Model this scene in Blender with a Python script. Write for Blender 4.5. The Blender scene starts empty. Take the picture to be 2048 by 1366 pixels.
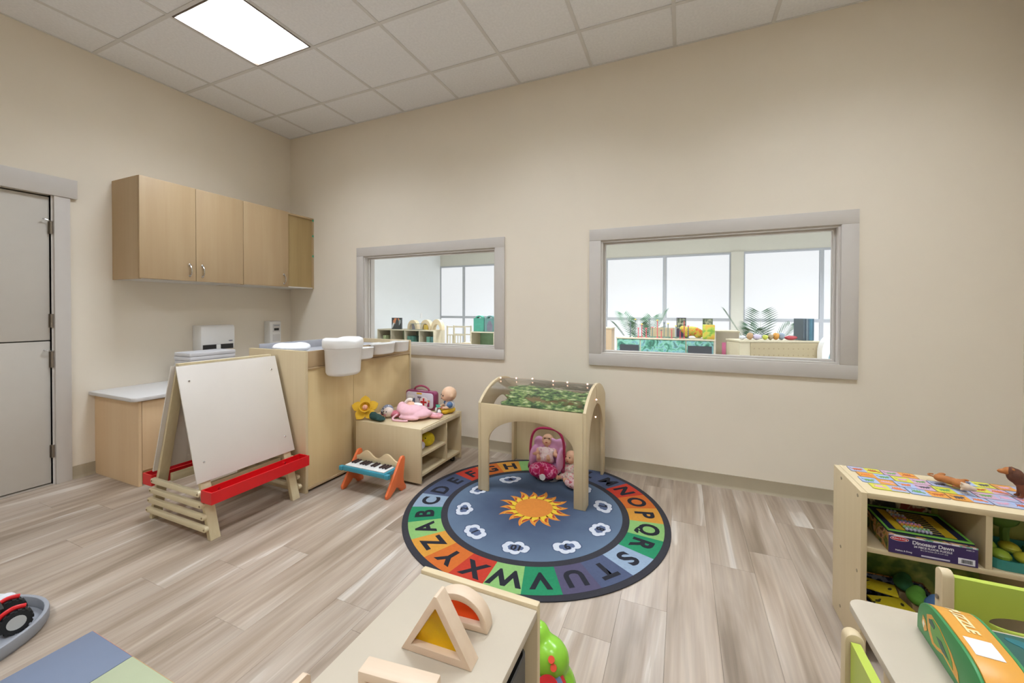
import bpy, bmesh, math, random
from mathutils import Vector, Matrix, Euler

random.seed(7)
PI = math.pi
S = bpy.context.scene
COL = S.collection

# ------------------------------------------------------------------ camera, world, exposure
F_PX, YAW, PIT, ROL = 791.1441, 0.4057, 0.0097, 0.0023
CAM = Vector((4.0929, -3.1438, 1.2446))
cam_d = bpy.data.cameras.new('camera')
cam = bpy.data.objects.new('camera', cam_d)
COL.objects.link(cam)
cam_d.sensor_width = 36.0
cam_d.sensor_fit = 'HORIZONTAL'
cam_d.lens = F_PX / 2048 * 36.0
cam_d.shift_y = -(683 - 628.2037) / 2048
cam_d.clip_start = 0.02
c_, s_ = math.cos(YAW), math.sin(YAW)
r0 = Vector((c_, s_, 0)); f0 = Vector((-s_, c_, 0)); u0 = Vector((0, 0, 1))
cp, sp = math.cos(PIT), math.sin(PIT)
fw = f0 * cp - u0 * sp
up = f0 * sp + u0 * cp
cr, sr = math.cos(ROL), math.sin(ROL)
r2 = r0 * cr + up * sr
u3 = -r0 * sr + up * cr
mw = Matrix.Identity(4)
for i in range(3):
    mw[i][0] = r2[i]; mw[i][1] = u3[i]; mw[i][2] = -fw[i]; mw[i][3] = CAM[i]
cam.matrix_world = mw
S.camera = cam

W = bpy.data.worlds.new('world'); S.world = W
W.use_nodes = True
W.node_tree.nodes['Background'].inputs[0].default_value = (0.8, 0.88, 1.0, 1)
W.node_tree.nodes['Background'].inputs[1].default_value = 0.6

S.view_settings.view_transform = 'Standard'
S.view_settings.look = 'None'
S.view_settings.gamma = 1.0
S.view_settings.exposure = 0.0
S.view_settings.use_curve_mapping = False

LAMP_W = 26.3        # each troffer in this room
FAR_FILL_W = 84.0    # each unseen troffer added to brighten the room beyond
SHADE_E = 0.78       # daylight glowing through the roller shades

# ------------------------------------------------------------------ helpers
def lin(c):
    c = c / 255.0
    return c / 12.92 if c <= 0.04045 else ((c + 0.055) / 1.055) ** 2.4

def rgb(h):
    h = h.lstrip('#')
    return (lin(int(h[0:2], 16)), lin(int(h[2:4], 16)), lin(int(h[4:6], 16)), 1.0)

MATS = {}
def newmat(name):
    m = bpy.data.materials.new(name); m.use_nodes = True
    nt = m.node_tree
    return m, nt, nt.nodes['Principled BSDF']

def pm(h, rough=0.5, metal=0.0, var=0.05, scale=12.0, name=None, coat=0.0, spec=0.5, bump=0.0, trans=0.0):
    key = (h, rough, metal, var, scale, coat, spec, bump, trans)
    if key in MATS: return MATS[key]
    m, nt, b = newmat(name or ('paint_' + h.strip('#')))
    c = rgb(h)
    b.inputs['Roughness'].default_value = rough
    b.inputs['Metallic'].default_value = metal
    b.inputs['Specular IOR Level'].default_value = spec
    b.inputs['Coat Weight'].default_value = coat
    if trans: b.inputs['Transmission Weight'].default_value = trans
    tc = nt.nodes.new('ShaderNodeTexCoord')
    n = nt.nodes.new('ShaderNodeTexNoise'); n.inputs['Scale'].default_value = scale
    n.inputs['Detail'].default_value = 3
    nt.links.new(tc.outputs['Object'], n.inputs['Vector'])
    r = nt.nodes.new('ShaderNodeValToRGB')
    r.color_ramp.elements[0].position = 0.3; r.color_ramp.elements[1].position = 0.7
    r.color_ramp.elements[0].color = tuple(max(0, x * (1 - var)) for x in c[:3]) + (1,)
    r.color_ramp.elements[1].color = tuple(min(1, x * (1 + var)) for x in c[:3]) + (1,)
    nt.links.new(n.outputs['Fac'], r.inputs['Fac'])
    nt.links.new(r.outputs['Color'], b.inputs['Base Color'])
    if bump:
        n2 = nt.nodes.new('ShaderNodeTexNoise'); n2.inputs['Scale'].default_value = scale * 12
        bp = nt.nodes.new('ShaderNodeBump'); bp.inputs['Strength'].default_value = bump; bp.inputs['Distance'].default_value = 0.002
        nt.links.new(tc.outputs['Object'], n2.inputs['Vector'])
        nt.links.new(n2.outputs['Fac'], bp.inputs['Height'])
        nt.links.new(bp.outputs['Normal'], b.inputs['Normal'])
    MATS[key] = m
    return m

def wood(name, cols, axis='z', fine=70.0, stretch=0.05, rough=0.45, rand=0.0, broad=6.0):
    """streaky wood: grain runs along axis"""
    if name in MATS: return MATS[name]
    m, nt, b = newmat(name)
    b.inputs['Roughness'].default_value = rough
    tc = nt.nodes.new('ShaderNodeTexCoord')
    mp = nt.nodes.new('ShaderNodeMapping')
    sc = [1.0, 1.0, 1.0]; sc['xyz'.index(axis)] = stretch
    mp.inputs['Scale'].default_value = sc
    vec = tc.outputs['Object']
    if rand:
        oi = nt.nodes.new('ShaderNodeObjectInfo')
        mul = nt.nodes.new('ShaderNodeMath'); mul.operation = 'MULTIPLY'; mul.inputs[1].default_value = 37.0
        nt.links.new(oi.outputs['Random'], mul.inputs[0])
        cb = nt.nodes.new('ShaderNodeCombineXYZ')
        for k in range(3): nt.links.new(mul.outputs[0], cb.inputs[k])
        ad = nt.nodes.new('ShaderNodeVectorMath'); ad.operation = 'ADD'
        nt.links.new(vec, ad.inputs[0]); nt.links.new(cb.outputs[0], ad.inputs[1])
        vec = ad.outputs[0]
    nt.links.new(vec, mp.inputs['Vector'])
    n1 = nt.nodes.new('ShaderNodeTexNoise'); n1.inputs['Scale'].default_value = broad; n1.inputs['Detail'].default_value = 4
    n1.inputs['Distortion'].default_value = 0.6
    n2 = nt.nodes.new('ShaderNodeTexNoise'); n2.inputs['Scale'].default_value = fine; n2.inputs['Detail'].default_value = 5
    for n in (n1, n2): nt.links.new(mp.outputs[0], n.inputs['Vector'])
    mx = nt.nodes.new('ShaderNodeMix'); mx.data_type = 'FLOAT'; mx.inputs[0].default_value = 0.35
    nt.links.new(n1.outputs['Fac'], mx.inputs[2]); nt.links.new(n2.outputs['Fac'], mx.inputs[3])
    r = nt.nodes.new('ShaderNodeValToRGB')
    els = r.color_ramp.elements
    while len(els) < len(cols): els.new(0.5)
    for i, h in enumerate(cols):
        els[i].position = 0.32 + 0.36 * i / max(1, len(cols) - 1)
        els[i].color = rgb(h)
    nt.links.new(mx.outputs[0], r.inputs['Fac'])
    nt.links.new(r.outputs['Color'], b.inputs['Base Color'])
    MATS[name] = m
    return m

def emis(name, h, strength, base=None):
    if name in MATS: return MATS[name]
    m, nt, b = newmat(name)
    b.inputs['Base Color'].default_value = rgb(base or h)
    b.inputs['Emission Color'].default_value = rgb(h)
    b.inputs['Emission Strength'].default_value = strength
    tc = nt.nodes.new('ShaderNodeTexCoord'); n = nt.nodes.new('ShaderNodeTexNoise'); n.inputs['Scale'].default_value = 60
    nt.links.new(tc.outputs['Object'], n.inputs['Vector'])
    rr = nt.nodes.new('ShaderNodeMapRange'); rr.inputs[3].default_value = 0.5; rr.inputs[4].default_value = 0.6
    nt.links.new(n.outputs['Fac'], rr.inputs[0]); nt.links.new(rr.outputs[0], b.inputs['Roughness'])
    MATS[name] = m
    return m

def clear(name, h, gloss=0.08, tint=0.95):
    """thin clear sheet: see-through with a faint sheen"""
    if name in MATS: return MATS[name]
    m, nt, b = newmat(name)
    nt.nodes.remove(b)
    out = nt.nodes['Material Output']
    t = nt.nodes.new('ShaderNodeBsdfTransparent'); c = rgb(h)
    t.inputs[0].default_value = tuple(x * tint for x in c[:3]) + (1,)
    g = nt.nodes.new('ShaderNodeBsdfGlossy'); g.inputs['Roughness'].default_value = 0.05
    fr = nt.nodes.new('ShaderNodeLayerWeight'); fr.inputs[0].default_value = 0.5
    pw = nt.nodes.new('ShaderNodeMath'); pw.operation = 'POWER'; pw.inputs[1].default_value = 4.0
    nt.links.new(fr.outputs['Facing'], pw.inputs[0])
    mu = nt.nodes.new('ShaderNodeMath'); mu.operation = 'MULTIPLY_ADD'; mu.inputs[1].default_value = gloss * 5; mu.inputs[2].default_value = gloss * .25
    nt.links.new(pw.outputs[0], mu.inputs[0])
    mx = nt.nodes.new('ShaderNodeMixShader')
    nt.links.new(mu.outputs[0], mx.inputs[0]); nt.links.new(t.outputs[0], mx.inputs[1]); nt.links.new(g.outputs[0], mx.inputs[2])
    nt.links.new(mx.outputs[0], out.inputs[0])
    MATS[name] = m
    return m

def pattern(name, stops, scale=30.0, rough=0.6, kind='noise', stretch=(1, 1, 1), detail=3, dist=0.0):
    """printed pattern with sharp colour patches"""
    if name in MATS: return MATS[name]
    m, nt, b = newmat(name)
    b.inputs['Roughness'].default_value = rough
    tc = nt.nodes.new('ShaderNodeTexCoord'); mp = nt.nodes.new('ShaderNodeMapping')
    mp.inputs['Scale'].default_value = stretch
    nt.links.new(tc.outputs['Object'], mp.inputs['Vector'])
    if kind == 'voronoi':
        n = nt.nodes.new('ShaderNodeTexVoronoi'); n.inputs['Scale'].default_value = scale
        sp_ = nt.nodes.new('ShaderNodeSeparateColor')
        nt.links.new(n.outputs['Color'], sp_.inputs[0]); fac = sp_.outputs[0]
    else:
        n = nt.nodes.new('ShaderNodeTexNoise'); n.inputs['Scale'].default_value = scale; n.inputs['Detail'].default_value = detail
        n.inputs['Distortion'].default_value = dist
        fac = n.outputs['Fac']
    nt.links.new(mp.outputs[0], n.inputs['Vector'])
    r = nt.nodes.new('ShaderNodeValToRGB'); els = r.color_ramp.elements
    while len(els) < len(stops): els.new(0.5)
    for i, (p, h) in enumerate(stops):
        els[i].position = p; els[i].color = rgb(h)
    if kind == 'voronoi': r.color_ramp.interpolation = 'CONSTANT'
    nt.links.new(fac, r.inputs['Fac']); nt.links.new(r.outputs['Color'], b.inputs['Base Color'])
    MATS[name] = m
    return m

class G:
    """collects shapes into one mesh"""
    def __init__(self, m=None):
        self.bm = bmesh.new(); self.m = m or Matrix.Identity(4)
    def _add(self, verts, faces, mt=None):
        mt = self.m @ mt if mt else self.m
        vs = [self.bm.verts.new(mt @ Vector(v)) for v in verts]
        for f in faces:
            try: self.bm.faces.new([vs[i] for i in f])
            except ValueError: pass
        return self
    def box(self, x0, x1, y0, y1, z0, z1, mt=None):
        v = [(x0, y0, z0), (x1, y0, z0), (x1, y1, z0), (x0, y1, z0), (x0, y0, z1), (x1, y0, z1), (x1, y1, z1), (x0, y1, z1)]
        return self._add(v, [(0, 3, 2, 1), (4, 5, 6, 7), (0, 1, 5, 4), (1, 2, 6, 5), (2, 3, 7, 6), (3, 0, 4, 7)], mt)
    def prism(self, pts, a, b, mt=None, plane='xy'):
        """outline pts in plane, extruded from a to b along the third axis"""
        n = len(pts)
        def P(p, t):
            if plane == 'xy': return (p[0], p[1], t)
            if plane == 'xz': return (p[0], t, p[1])
            return (t, p[0], p[1])
        v = [P(p, a) for p in pts] + [P(p, b) for p in pts]
        f = [tuple(range(n))[::-1], tuple(range(n, 2 * n))]
        f += [(i, (i + 1) % n, n + (i + 1) % n, n + i) for i in range(n)]
        return self._add(v, f, mt)
    def ring(self, outer, inner, a, b, plane='xz', mt=None):
        """flat board with a hole (outer and inner have the same count)"""
        n = len(outer)
        def P(p, t):
            if plane == 'xy': return (p[0], p[1], t)
            if plane == 'xz': return (p[0], t, p[1])
            return (t, p[0], p[1])
        v = [P(p, a) for p in outer] + [P(p, a) for p in inner] + [P(p, b) for p in outer] + [P(p, b) for p in inner]
        f = []
        for i in range(n):
            j = (i + 1) % n
            f += [(i, j, n + j, n + i), (2 * n + i, 3 * n + i, 3 * n + j, 2 * n + j), (i, 2 * n + i, 2 * n + j, j), (n + i, n + j, 3 * n + j, 3 * n + i)]
        return self._add(v, f, mt)
    def cyl(self, p0, p1, r0, r1=None, n=14):
        r1 = r0 if r1 is None else r1
        p0, p1 = Vector(p0), Vector(p1); d = (p1 - p0)
        q = d.to_track_quat('Z', 'Y').to_matrix()
        v = []
        for p, r in ((p0, r0), (p1, r1)):
            for i in range(n):
                a = 2 * PI * i / n
                v.append(p + q @ Vector((r * math.cos(a), r * math.sin(a), 0)))
        f = [tuple(range(n))[::-1], tuple(range(n, 2 * n))] + [(i, (i + 1) % n, n + (i + 1) % n, n + i) for i in range(n)]
        return self._add(v, f)
    def tube(self, pts, r, n=8, closed=False, taper=None):
        pts = [Vector(p) for p in pts]
        if not closed and len(pts) > 3 and taper is None:      # round the bends
            q = []
            for i in range(len(pts) - 1):
                a, b, c, d = pts[max(i - 1, 0)], pts[i], pts[i + 1], pts[min(i + 2, len(pts) - 1)]
                for j in range(4):
                    t = j / 4
                    q.append(0.5 * ((2 * b) + (c - a) * t + (2 * a - 5 * b + 4 * c - d) * t * t + (3 * b - a - 3 * c + d) * t ** 3))
            pts = q + [pts[-1]]
        k = len(pts); v = []; f = []
        prev = None
        for i, p in enumerate(pts):
            a = pts[(i - 1) % k] if (closed or i > 0) else p
            b = pts[(i + 1) % k] if (closed or i < k - 1) else p
            d = (b - a).normalized()
            if prev is None:
                ref = Vector((0, 0, 1)) if abs(d.z) < 0.9 else Vector((1, 0, 0))
                x = d.cross(ref).normalized()
            else:
                x = (prev - d * prev.dot(d)).normalized()
            prev = x; y = d.cross(x)
            rr = r * (taper[i] if taper else 1)
            for j in range(n):
                t = 2 * PI * j / n
                v.append(p + x * rr * math.cos(t) + y * rr * math.sin(t))
        m = k if closed else k - 1
        for i in range(m):
            for j in range(n):
                a = i * n + j; b = i * n + (j + 1) % n
                c = ((i + 1) % k) * n + (j + 1) % n; d = ((i + 1) % k) * n + j
                f.append((a, b, c, d))
        if not closed:
            f += [tuple(range(n))[::-1], tuple(range((k - 1) * n, k * n))]
        return self._add(v, f)
    def lathe(self, prof, n=24, mt=None, sx=1, sy=1):
        v = []; f = []; k = len(prof)
        for (r, z) in prof:
            for j in range(n):
                a = 2 * PI * j / n
                v.append((r * sx * math.cos(a), r * sy * math.sin(a), z))
        for i in range(k - 1):
            for j in range(n):
                f.append((i * n + j, i * n + (j + 1) % n, (i + 1) * n + (j + 1) % n, (i + 1) * n + j))
        f += [tuple(range(n))[::-1], tuple(range((k - 1) * n, k * n))]
        return self._add(v, f, mt)
    def ball(self, c, r, n=14, k=9, rot=None):
        rx, ry, rz = (r, r, r) if not isinstance(r, (tuple, list)) else r
        v = []; f = []
        R = Euler(rot).to_matrix() if rot else Matrix.Identity(3)
        c = Vector(c)
        v.append(c + R @ Vector((0, 0, -rz)))
        for i in range(1, k):
            t = -PI / 2 + PI * i / k
            for j in range(n):
                a = 2 * PI * j / n
                v.append(c + R @ Vector((rx * math.cos(t) * math.cos(a), ry * math.cos(t) * math.sin(a), rz * math.sin(t))))
        v.append(c + R @ Vector((0, 0, rz))); last = len(v) - 1
        for j in range(n):
            f.append((0, 1 + (j + 1) % n, 1 + j))
            f.append((last, last - n + j, last - n + (j + 1) % n))
        for i in range(k - 2):
            for j in range(n):
                a = 1 + i * n + j; b = 1 + i * n + (j + 1) % n
                f.append((a, b, b + n, a + n))
        return self._add(v, f)
    def build(self, name, mat, parent=None, bevel=0.0, seg=2, smooth=False, ang=35):
        bm = self.bm
        bmesh.ops.recalc_face_normals(bm, faces=bm.faces)
        if bevel:
            es = [e for e in bm.edges if len(e.link_faces) == 2 and e.calc_face_angle(0) > math.radians(30)]
            bmesh.ops.bevel(bm, geom=es, offset=bevel, segments=seg, affect='EDGES', profile=0.5, clamp_overlap=True)
        me = bpy.data.meshes.new(name); bm.to_mesh(me); bm.free()
        me.materials.append(mat)
        if smooth or bevel:
            me.shade_smooth(); me.set_sharp_from_angle(angle=math.radians(ang))
        o = bpy.data.objects.new(name, me); COL.objects.link(o)
        if parent: o.parent = parent
        return o

def blob(name, mat, parent, balls, voxel=0.006, cyls=()):
    """several overlapping rounds fused into one continuous skin"""
    g = G()
    for b in balls: g.ball(*b)
    for c in cyls: g.cyl(*c)
    o = g.build(name, mat, parent, smooth=True)
    md = o.modifiers.new('r', 'REMESH'); md.mode = 'VOXEL'; md.voxel_size = voxel; md.use_smooth_shade = True
    sm = o.modifiers.new('s', 'SMOOTH'); sm.factor = 0.5; sm.iterations = 4
    bpy.context.view_layer.update()
    dg = bpy.context.evaluated_depsgraph_get()
    me = bpy.data.meshes.new_from_object(o.evaluated_get(dg))
    o.modifiers.clear(); old = o.data; o.data = me; me.name = name
    bpy.data.meshes.remove(old)
    me.materials.clear(); me.materials.append(mat)
    me.shade_smooth()
    return o

def thing(name, label, cat, loc=(0, 0, 0), rz=0.0, group=None, kind=None):
    o = bpy.data.objects.new(name, None); COL.objects.link(o)
    o.empty_display_size = 0.05
    o.location = loc; o.rotation_euler = (0, 0, rz)
    if label: o['label'] = label
    if cat: o['category'] = cat
    if group: o['group'] = group
    if kind: o['kind'] = kind
    return o

def tag(o, label, cat, group=None, kind=None):
    if label: o['label'] = label
    if cat: o['category'] = cat
    if group: o['group'] = group
    if kind: o['kind'] = kind
    return o

def struct(o, label=None):
    o['kind'] = 'structure'
    if label: o['label'] = label
    return o

def dup(o, parent=None):
    c = o.copy(); COL.objects.link(c); c.parent = parent
    for ch in o.children: dup(ch, c)
    return c

TXT = {}
def text_mesh(body, size, bold=0.0, spacing=1.0):
    key = (body, size, bold, spacing)
    if key in TXT: return TXT[key]
    cu = bpy.data.curves.new('lettering', 'FONT'); cu.body = body; cu.size = size
    cu.align_x = 'CENTER'; cu.align_y = 'CENTER'; cu.offset = bold; cu.resolution_u = 4; cu.space_character = spacing
    o = bpy.data.objects.new('lettering', cu); COL.objects.link(o)
    bpy.context.view_layer.update()
    me = bpy.data.meshes.new_from_object(o.evaluated_get(bpy.context.evaluated_depsgraph_get()))
    bpy.data.objects.remove(o); bpy.data.curves.remove(cu)
    # centre it
    xs = [v.co.x for v in me.vertices]; ys = [v.co.y for v in me.vertices]
    if xs:
        cx, cy = (min(xs) + max(xs)) / 2, (min(ys) + max(ys)) / 2
        for v in me.vertices: v.co.x -= cx; v.co.y -= cy
    TXT[key] = me
    return me

def lettering(body, size, mat, parent, origin, right, upv, bold=0.0, name='lettering', spacing=1.0):
    src = text_mesh(body, size, bold, spacing)
    me = src.copy(); me.materials.clear(); me.materials.append(mat)
    r = Vector(right).normalized(); u = Vector(upv).normalized(); n = r.cross(u)
    M = Matrix.Identity(4)
    for i in range(3):
        M[i][0] = r[i]; M[i][1] = u[i]; M[i][2] = n[i]; M[i][3] = origin[i]
    me.transform(M)
    o = bpy.data.objects.new(name, me); COL.objects.link(o); o.parent = parent
    return o

def arc(cx, cy, r, a0, a1, n, ry=None):
    ry = ry or r
    return [(cx + r * math.cos(a0 + (a1 - a0) * i / n), cy + ry * math.sin(a0 + (a1 - a0) * i / n)) for i in range(n + 1)]

def rrect(x0, x1, y0, y1, r, n=5):
    return arc(x1 - r, y1 - r, r, 0, PI / 2, n) + arc(x0 + r, y1 - r, r, PI / 2, PI, n) + arc(x0 + r, y0 + r, r, PI, 1.5 * PI, n) + arc(x1 - r, y0 + r, r, 1.5 * PI, 2 * PI, n)

# ------------------------------------------------------------------ materials
M_WALL = pm('#ECE1CE', 0.75, var=0.012, scale=3, name='beige wall paint', spec=0.2)
M_TRIM = pm('#CDC6BD', 0.55, var=0.01, name='greige trim paint')
M_DOOR = pm('#CBC4B8', 0.6, var=0.01, name='greige door paint')
M_BASE = pm('#AC9F86', 0.6, var=0.02, name='taupe vinyl base')
M_MAPLE = wood('pale maple panel', ['#B79B75', '#BBA07A', '#C0A680'], 'z', fine=40, rough=0.5)
M_MAPLE_D = wood('tan maple laminate', ['#DDBB8F', '#E0C095', '#E3C59B'], 'z', fine=40, rough=0.5)
M_BIRCH = wood('pale birch ply', ['#D0BB93', '#D4C099', '#D8C59F'], 'z', fine=50, rough=0.5)
M_BIRCH_X = wood('pale birch ply long grain', ['#D0BB93', '#D4C099', '#D8C59F'], 'x', fine=50, rough=0.5)
M_BIRCH_Y = wood('pale birch ply cross grain', ['#D0BB93', '#D4C099', '#D8C59F'], 'y', fine=50, rough=0.5)
M_CREAM = pm('#C1B49E', 0.5, var=0.015, name='cream laminate')
M_EDGE = wood('ply edge bands', ['#B99B6C', '#DCCDAE', '#C9B186'], 'z', fine=160, rough=0.55, stretch=0.02)
M_WHITE = pm('#F2F0EB', 0.35, var=0.01, name='white plastic')
M_WHITE2 = pm('#DDDAD6', 0.4, var=0.01, name='white solid surface')
M_BOARD = pm('#DED6CB', 0.3, var=0.008, name='dry erase board')
M_RED = pm('#CF141B', 0.35, var=0.04, name='red plastic')
M_CHROME = pm('#C9C8C6', 0.2, metal=1.0, var=0.02, name='brushed steel')
M_BRONZE = pm('#8F8578', 0.4, metal=0.8, var=0.05, name='dull hinge metal')
M_DARK = pm('#2C2A28', 0.6, name='black plastic')
M_GLASS = clear('window glass', '#FFFFFF', gloss=0.06, tint=0.97)
M_BLACK = pm('#26262A', 0.8, name='black print')
M_CEIL = pm('#F4F3F2', 0.9, var=0.035, scale=60, name='mineral fibre tile', bump=0.35, spec=0.1)
M_GRID = pm('#DEDBD6', 0.5, var=0.01, name='painted tee bar')
M_SKIN = pm('#E6B592', 0.5, var=0.02, name='doll vinyl')
M_PINK = pm('#E9B7BE', 0.85, var=0.05, scale=25, name='pink fabric', bump=0.3)
M_LIME = pm('#B6C64E', 0.35, var=0.015, name='lime green panel')
M_ORANGE = pm('#E8743F', 0.4, var=0.02, name='orange painted wood')

# ------------------------------------------------------------------ room shell
RX, RY, H = 5.84, -5.40, 3.171
def floor_wood():
    m, nt, b = newmat('washed oak vinyl plank')
    b.inputs['Roughness'].default_value = 0.38
    b.inputs['Specular IOR Level'].default_value = 0.4
    tc = nt.nodes.new('ShaderNodeTexCoord'); oi = nt.nodes.new('ShaderNodeObjectInfo')
    mul = nt.nodes.new('ShaderNodeMath'); mul.operation = 'MULTIPLY'; mul.inputs[1].default_value = 53.0
    nt.links.new(oi.outputs['Random'], mul.inputs[0])
    cb = nt.nodes.new('ShaderNodeCombineXYZ')
    for k in range(3): nt.links.new(mul.outputs[0], cb.inputs[k])
    ad = nt.nodes.new('ShaderNodeVectorMath'); ad.operation = 'ADD'
    nt.links.new(tc.outputs['Object'], ad.inputs[0]); nt.links.new(cb.outputs[0], ad.inputs[1])
    def nz(sx, sy, scale, det, dist):
        mp = nt.nodes.new('ShaderNodeMapping'); mp.inputs['Scale'].default_value = (sx, sy, 1)
        nt.links.new(ad.outputs[0], mp.inputs['Vector'])
        n = nt.nodes.new('ShaderNodeTexNoise'); n.inputs['Scale'].default_value = scale
        n.inputs['Detail'].default_value = det; n.inputs['Distortion'].default_value = dist
        nt.links.new(mp.outputs[0], n.inputs['Vector'])
        return n
    n1 = nz(1, 0.09, 9.0, 3, 0.9)        # broad heart and sap streaks
    n2 = nz(1, 0.03, 90.0, 5, 0.2)       # fine grain
    n3 = nz(1, 0.3, 3.0, 2, 0.0)
    r = nt.nodes.new('ShaderNodeValToRGB'); els = r.color_ramp.elements
    st = [(0.28, '#8A7966'), (0.42, '#A08E7B'), (0.53, '#AD9C8A'), (0.63, '#B4A594'), (0.665, '#C7BBAC'), (0.72, '#CCC2B5')]
    while len(els) < len(st): els.new(0.5)
    for i, (p, h) in enumerate(st): els[i].position = p; els[i].color = rgb(h)
    nt.links.new(n1.outputs['Fac'], r.inputs['Fac'])
    r2_ = nt.nodes.new('ShaderNodeMapRange'); r2_.inputs[1].default_value = 0.3; r2_.inputs[2].default_value = 0.7
    r2_.inputs[3].default_value = 0.88; r2_.inputs[4].default_value = 1.08
    nt.links.new(n2.outputs['Fac'], r2_.inputs[0])
    r3 = nt.nodes.new('ShaderNodeMapRange'); r3.inputs[1].default_value = 0.3; r3.inputs[2].default_value = 0.7
    r3.inputs[3].default_value = 0.93; r3.inputs[4].default_value = 1.06
    nt.links.new(n3.outputs['Fac'], r3.inputs[0])
    r4 = nt.nodes.new('ShaderNodeMapRange'); r4.inputs[3].default_value = 0.92; r4.inputs[4].default_value = 1.07
    nt.links.new(oi.outputs['Random'], r4.inputs[0])
    a = nt.nodes.new('ShaderNodeMath'); a.operation = 'MULTIPLY'
    nt.links.new(r2_.outputs[0], a.inputs[0]); nt.links.new(r3.outputs[0], a.inputs[1])
    a2 = nt.nodes.new('ShaderNodeMath'); a2.operation = 'MULTIPLY'
    nt.links.new(a.outputs[0], a2.inputs[0]); nt.links.new(r4.outputs[0], a2.inputs[1])
    vm = nt.nodes.new('ShaderNodeVectorMath'); vm.operation = 'SCALE'
    nt.links.new(r.outputs['Color'], vm.inputs[0]); nt.links.new(a2.outputs[0], vm.inputs['Scale'])
    nt.links.new(vm.outputs[0], b.inputs['Base Color'])
    return m
M_FLOOR = floor_wood()

fl = struct(G().box(0, RX, RY, 0, -0.06, -0.0055).build('floor', pm('#A39480', 0.8, name='plank joint')))
PW, PL = 0.1875, 1.22
plank_mesh = {}
k0 = -20
seams = {0: -1.647, 1: -1.40, 3: -0.975, 4: -0.786, 5: -0.40, 2: -0.62, -8: -1.713, -9: -0.7, -10: -2.145, -11: -1.3, -7: -2.155, -5: -1.885, -14: -2.142}
for k in range(-20, 13):
    x0 = 3.668 + k * PW; x1 = x0 + PW
    cx0, cx1 = max(x0, 0.0), min(x1, RX)
    if cx1 - cx0 < 0.01: continue
    s = seams.get(k, -random.uniform(0, PL))
    s = s - math.floor(s / PL) * PL  # 0..PL
    y = s
    while y > RY:
        y1, y0 = min(y, 0.0), max(y - PL, RY)
        if y1 - y0 > 0.02:
            key = (round(cx1 - cx0, 4), round(y1 - y0, 4))
            if key not in plank_mesh:
                w, l = key
                o = G().box(-w / 2 + 0.0003, w / 2 - 0.0003, -l / 2 + 0.0003, l / 2 - 0.0003, -0.0055, 0).build('plank', M_FLOOR, bevel=0.0004, seg=1)
                plank_mesh[key] = o.data
            else:
                o = bpy.data.objects.new('plank', plank_mesh[key]); COL.objects.link(o)
            o.parent = fl
            o.location = ((cx0 + cx1) / 2, (y0 + y1) / 2, 0)
        y -= PL

# walls
DY0, DY1, DZ = -2.775, -1.860, 2.047          # door opening
wl = G()
wl.box(-0.12, 0, RY, DY0, 0, H).box(-0.12, 0, DY1, 0.0, 0, H).box(-0.12, 0, DY0, DY1, DZ, H)
struct(wl.build('wall_left', M_WALL))
WIN = [(1.088, 2.585), (3.506, 5.018)]
WZ0, WZ1 = 0.903, 1.793
wb = G()
xs = [-0.12, WIN[0][0], WIN[0][1], WIN[1][0], WIN[1][1], RX + 0.12]
for i in (0, 2, 4): wb.box(xs[i], xs[i + 1], 0, 0.12, 0, H)
for i in (1, 3):
    wb.box(xs[i], xs[i + 1], 0, 0.12, 0, WZ0).box(xs[i], xs[i + 1], 0, 0.12, WZ1, H)
struct(wb.build('wall_back', M_WALL))
struct(G().box(RX, RX + 0.12, RY, 0, 0, H).build('wall_right', M_WALL))
struct(G().box(-0.12, RX + 0.12, RY - 0.12, RY, 0, H).build('wall_front', M_WALL))

# cove base
prof = [(0, 0), (0.016, 0), (0.009, 0.01), (0.006, 0.02), (0.006, 0.093), (0, 0.093)]
def base_run(name, p0, p1, nrm):
    p0, p1, nrm = Vector(p0), Vector(p1), Vector(nrm)
    g = G(); v = []
    for p in (p0, p1):
        v += [tuple(p + nrm * a + Vector((0, 0, b))) for a, b in prof]
    n = len(prof)
    g._add(v, [tuple(range(n)), tuple(range(n, 2 * n))[::-1]] + [(i, (i + 1) % n, n + (i + 1) % n, n + i) for i in range(n)])
    struct(g.build(name, M_BASE, smooth=True, ang=50))
base_run('baseboard_back', (0.64, 0, 0), (RX, 0, 0), (0, -1, 0))
base_run('baseboard_left', (0, DY1 + 0.0925, 0), (0, -1.6405, 0), (1, 0, 0))
base_run('baseboard_left', (0, RY, 0), (0, DY0 - 0.0925, 0), (1, 0, 0))
base_run('baseboard_right', (RX, RY, 0), (RX, 0, 0), (-1, 0, 0))

# ceiling: slab, tee bars, lay-in tiles, troffers
ce = struct(G().box(-0.12, RX + 0.12, RY - 0.12, 0.12, H + 0.16, H + 0.2).build('ceiling', M_CEIL))
GX, GY, OX, OY = 0.6096, 0.6000, 0.376, -0.434
xl = [0.0] + [OX + i * GX for i in range(0, 20) if OX + i * GX < RX - 0.03] + [RX]
yl = [0.0] + [OY - i * GY for i in range(0, 20) if OY - i * GY > RY + 0.03] + [RY]
bx = {}
for x in xl:
    w = 0.012
    a, b_ = (x - w, x + w)
    if x == 0.0: a, b_ = 0, 0.014
    if x == RX: a, b_ = RX - 0.014, RX
    o = G().box(a, b_, RY, 0, H, H + 0.004).build('tee_bar', M_GRID, ce)
for y in yl:
    a, b_ = (y - 0.012, y + 0.012)
    if y == 0.0: a, b_ = -0.014, 0
    if y == RY: a, b_ = RY, RY + 0.014
    o = G().box(0, RX, a, b_, H - 0.0004, H + 0.0036).build('tee_bar', M_GRID, ce)
LIGHTS = [(i, j) for i in (2, 5, 8) for j in (2, 6)]
tile_mesh = {}
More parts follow.
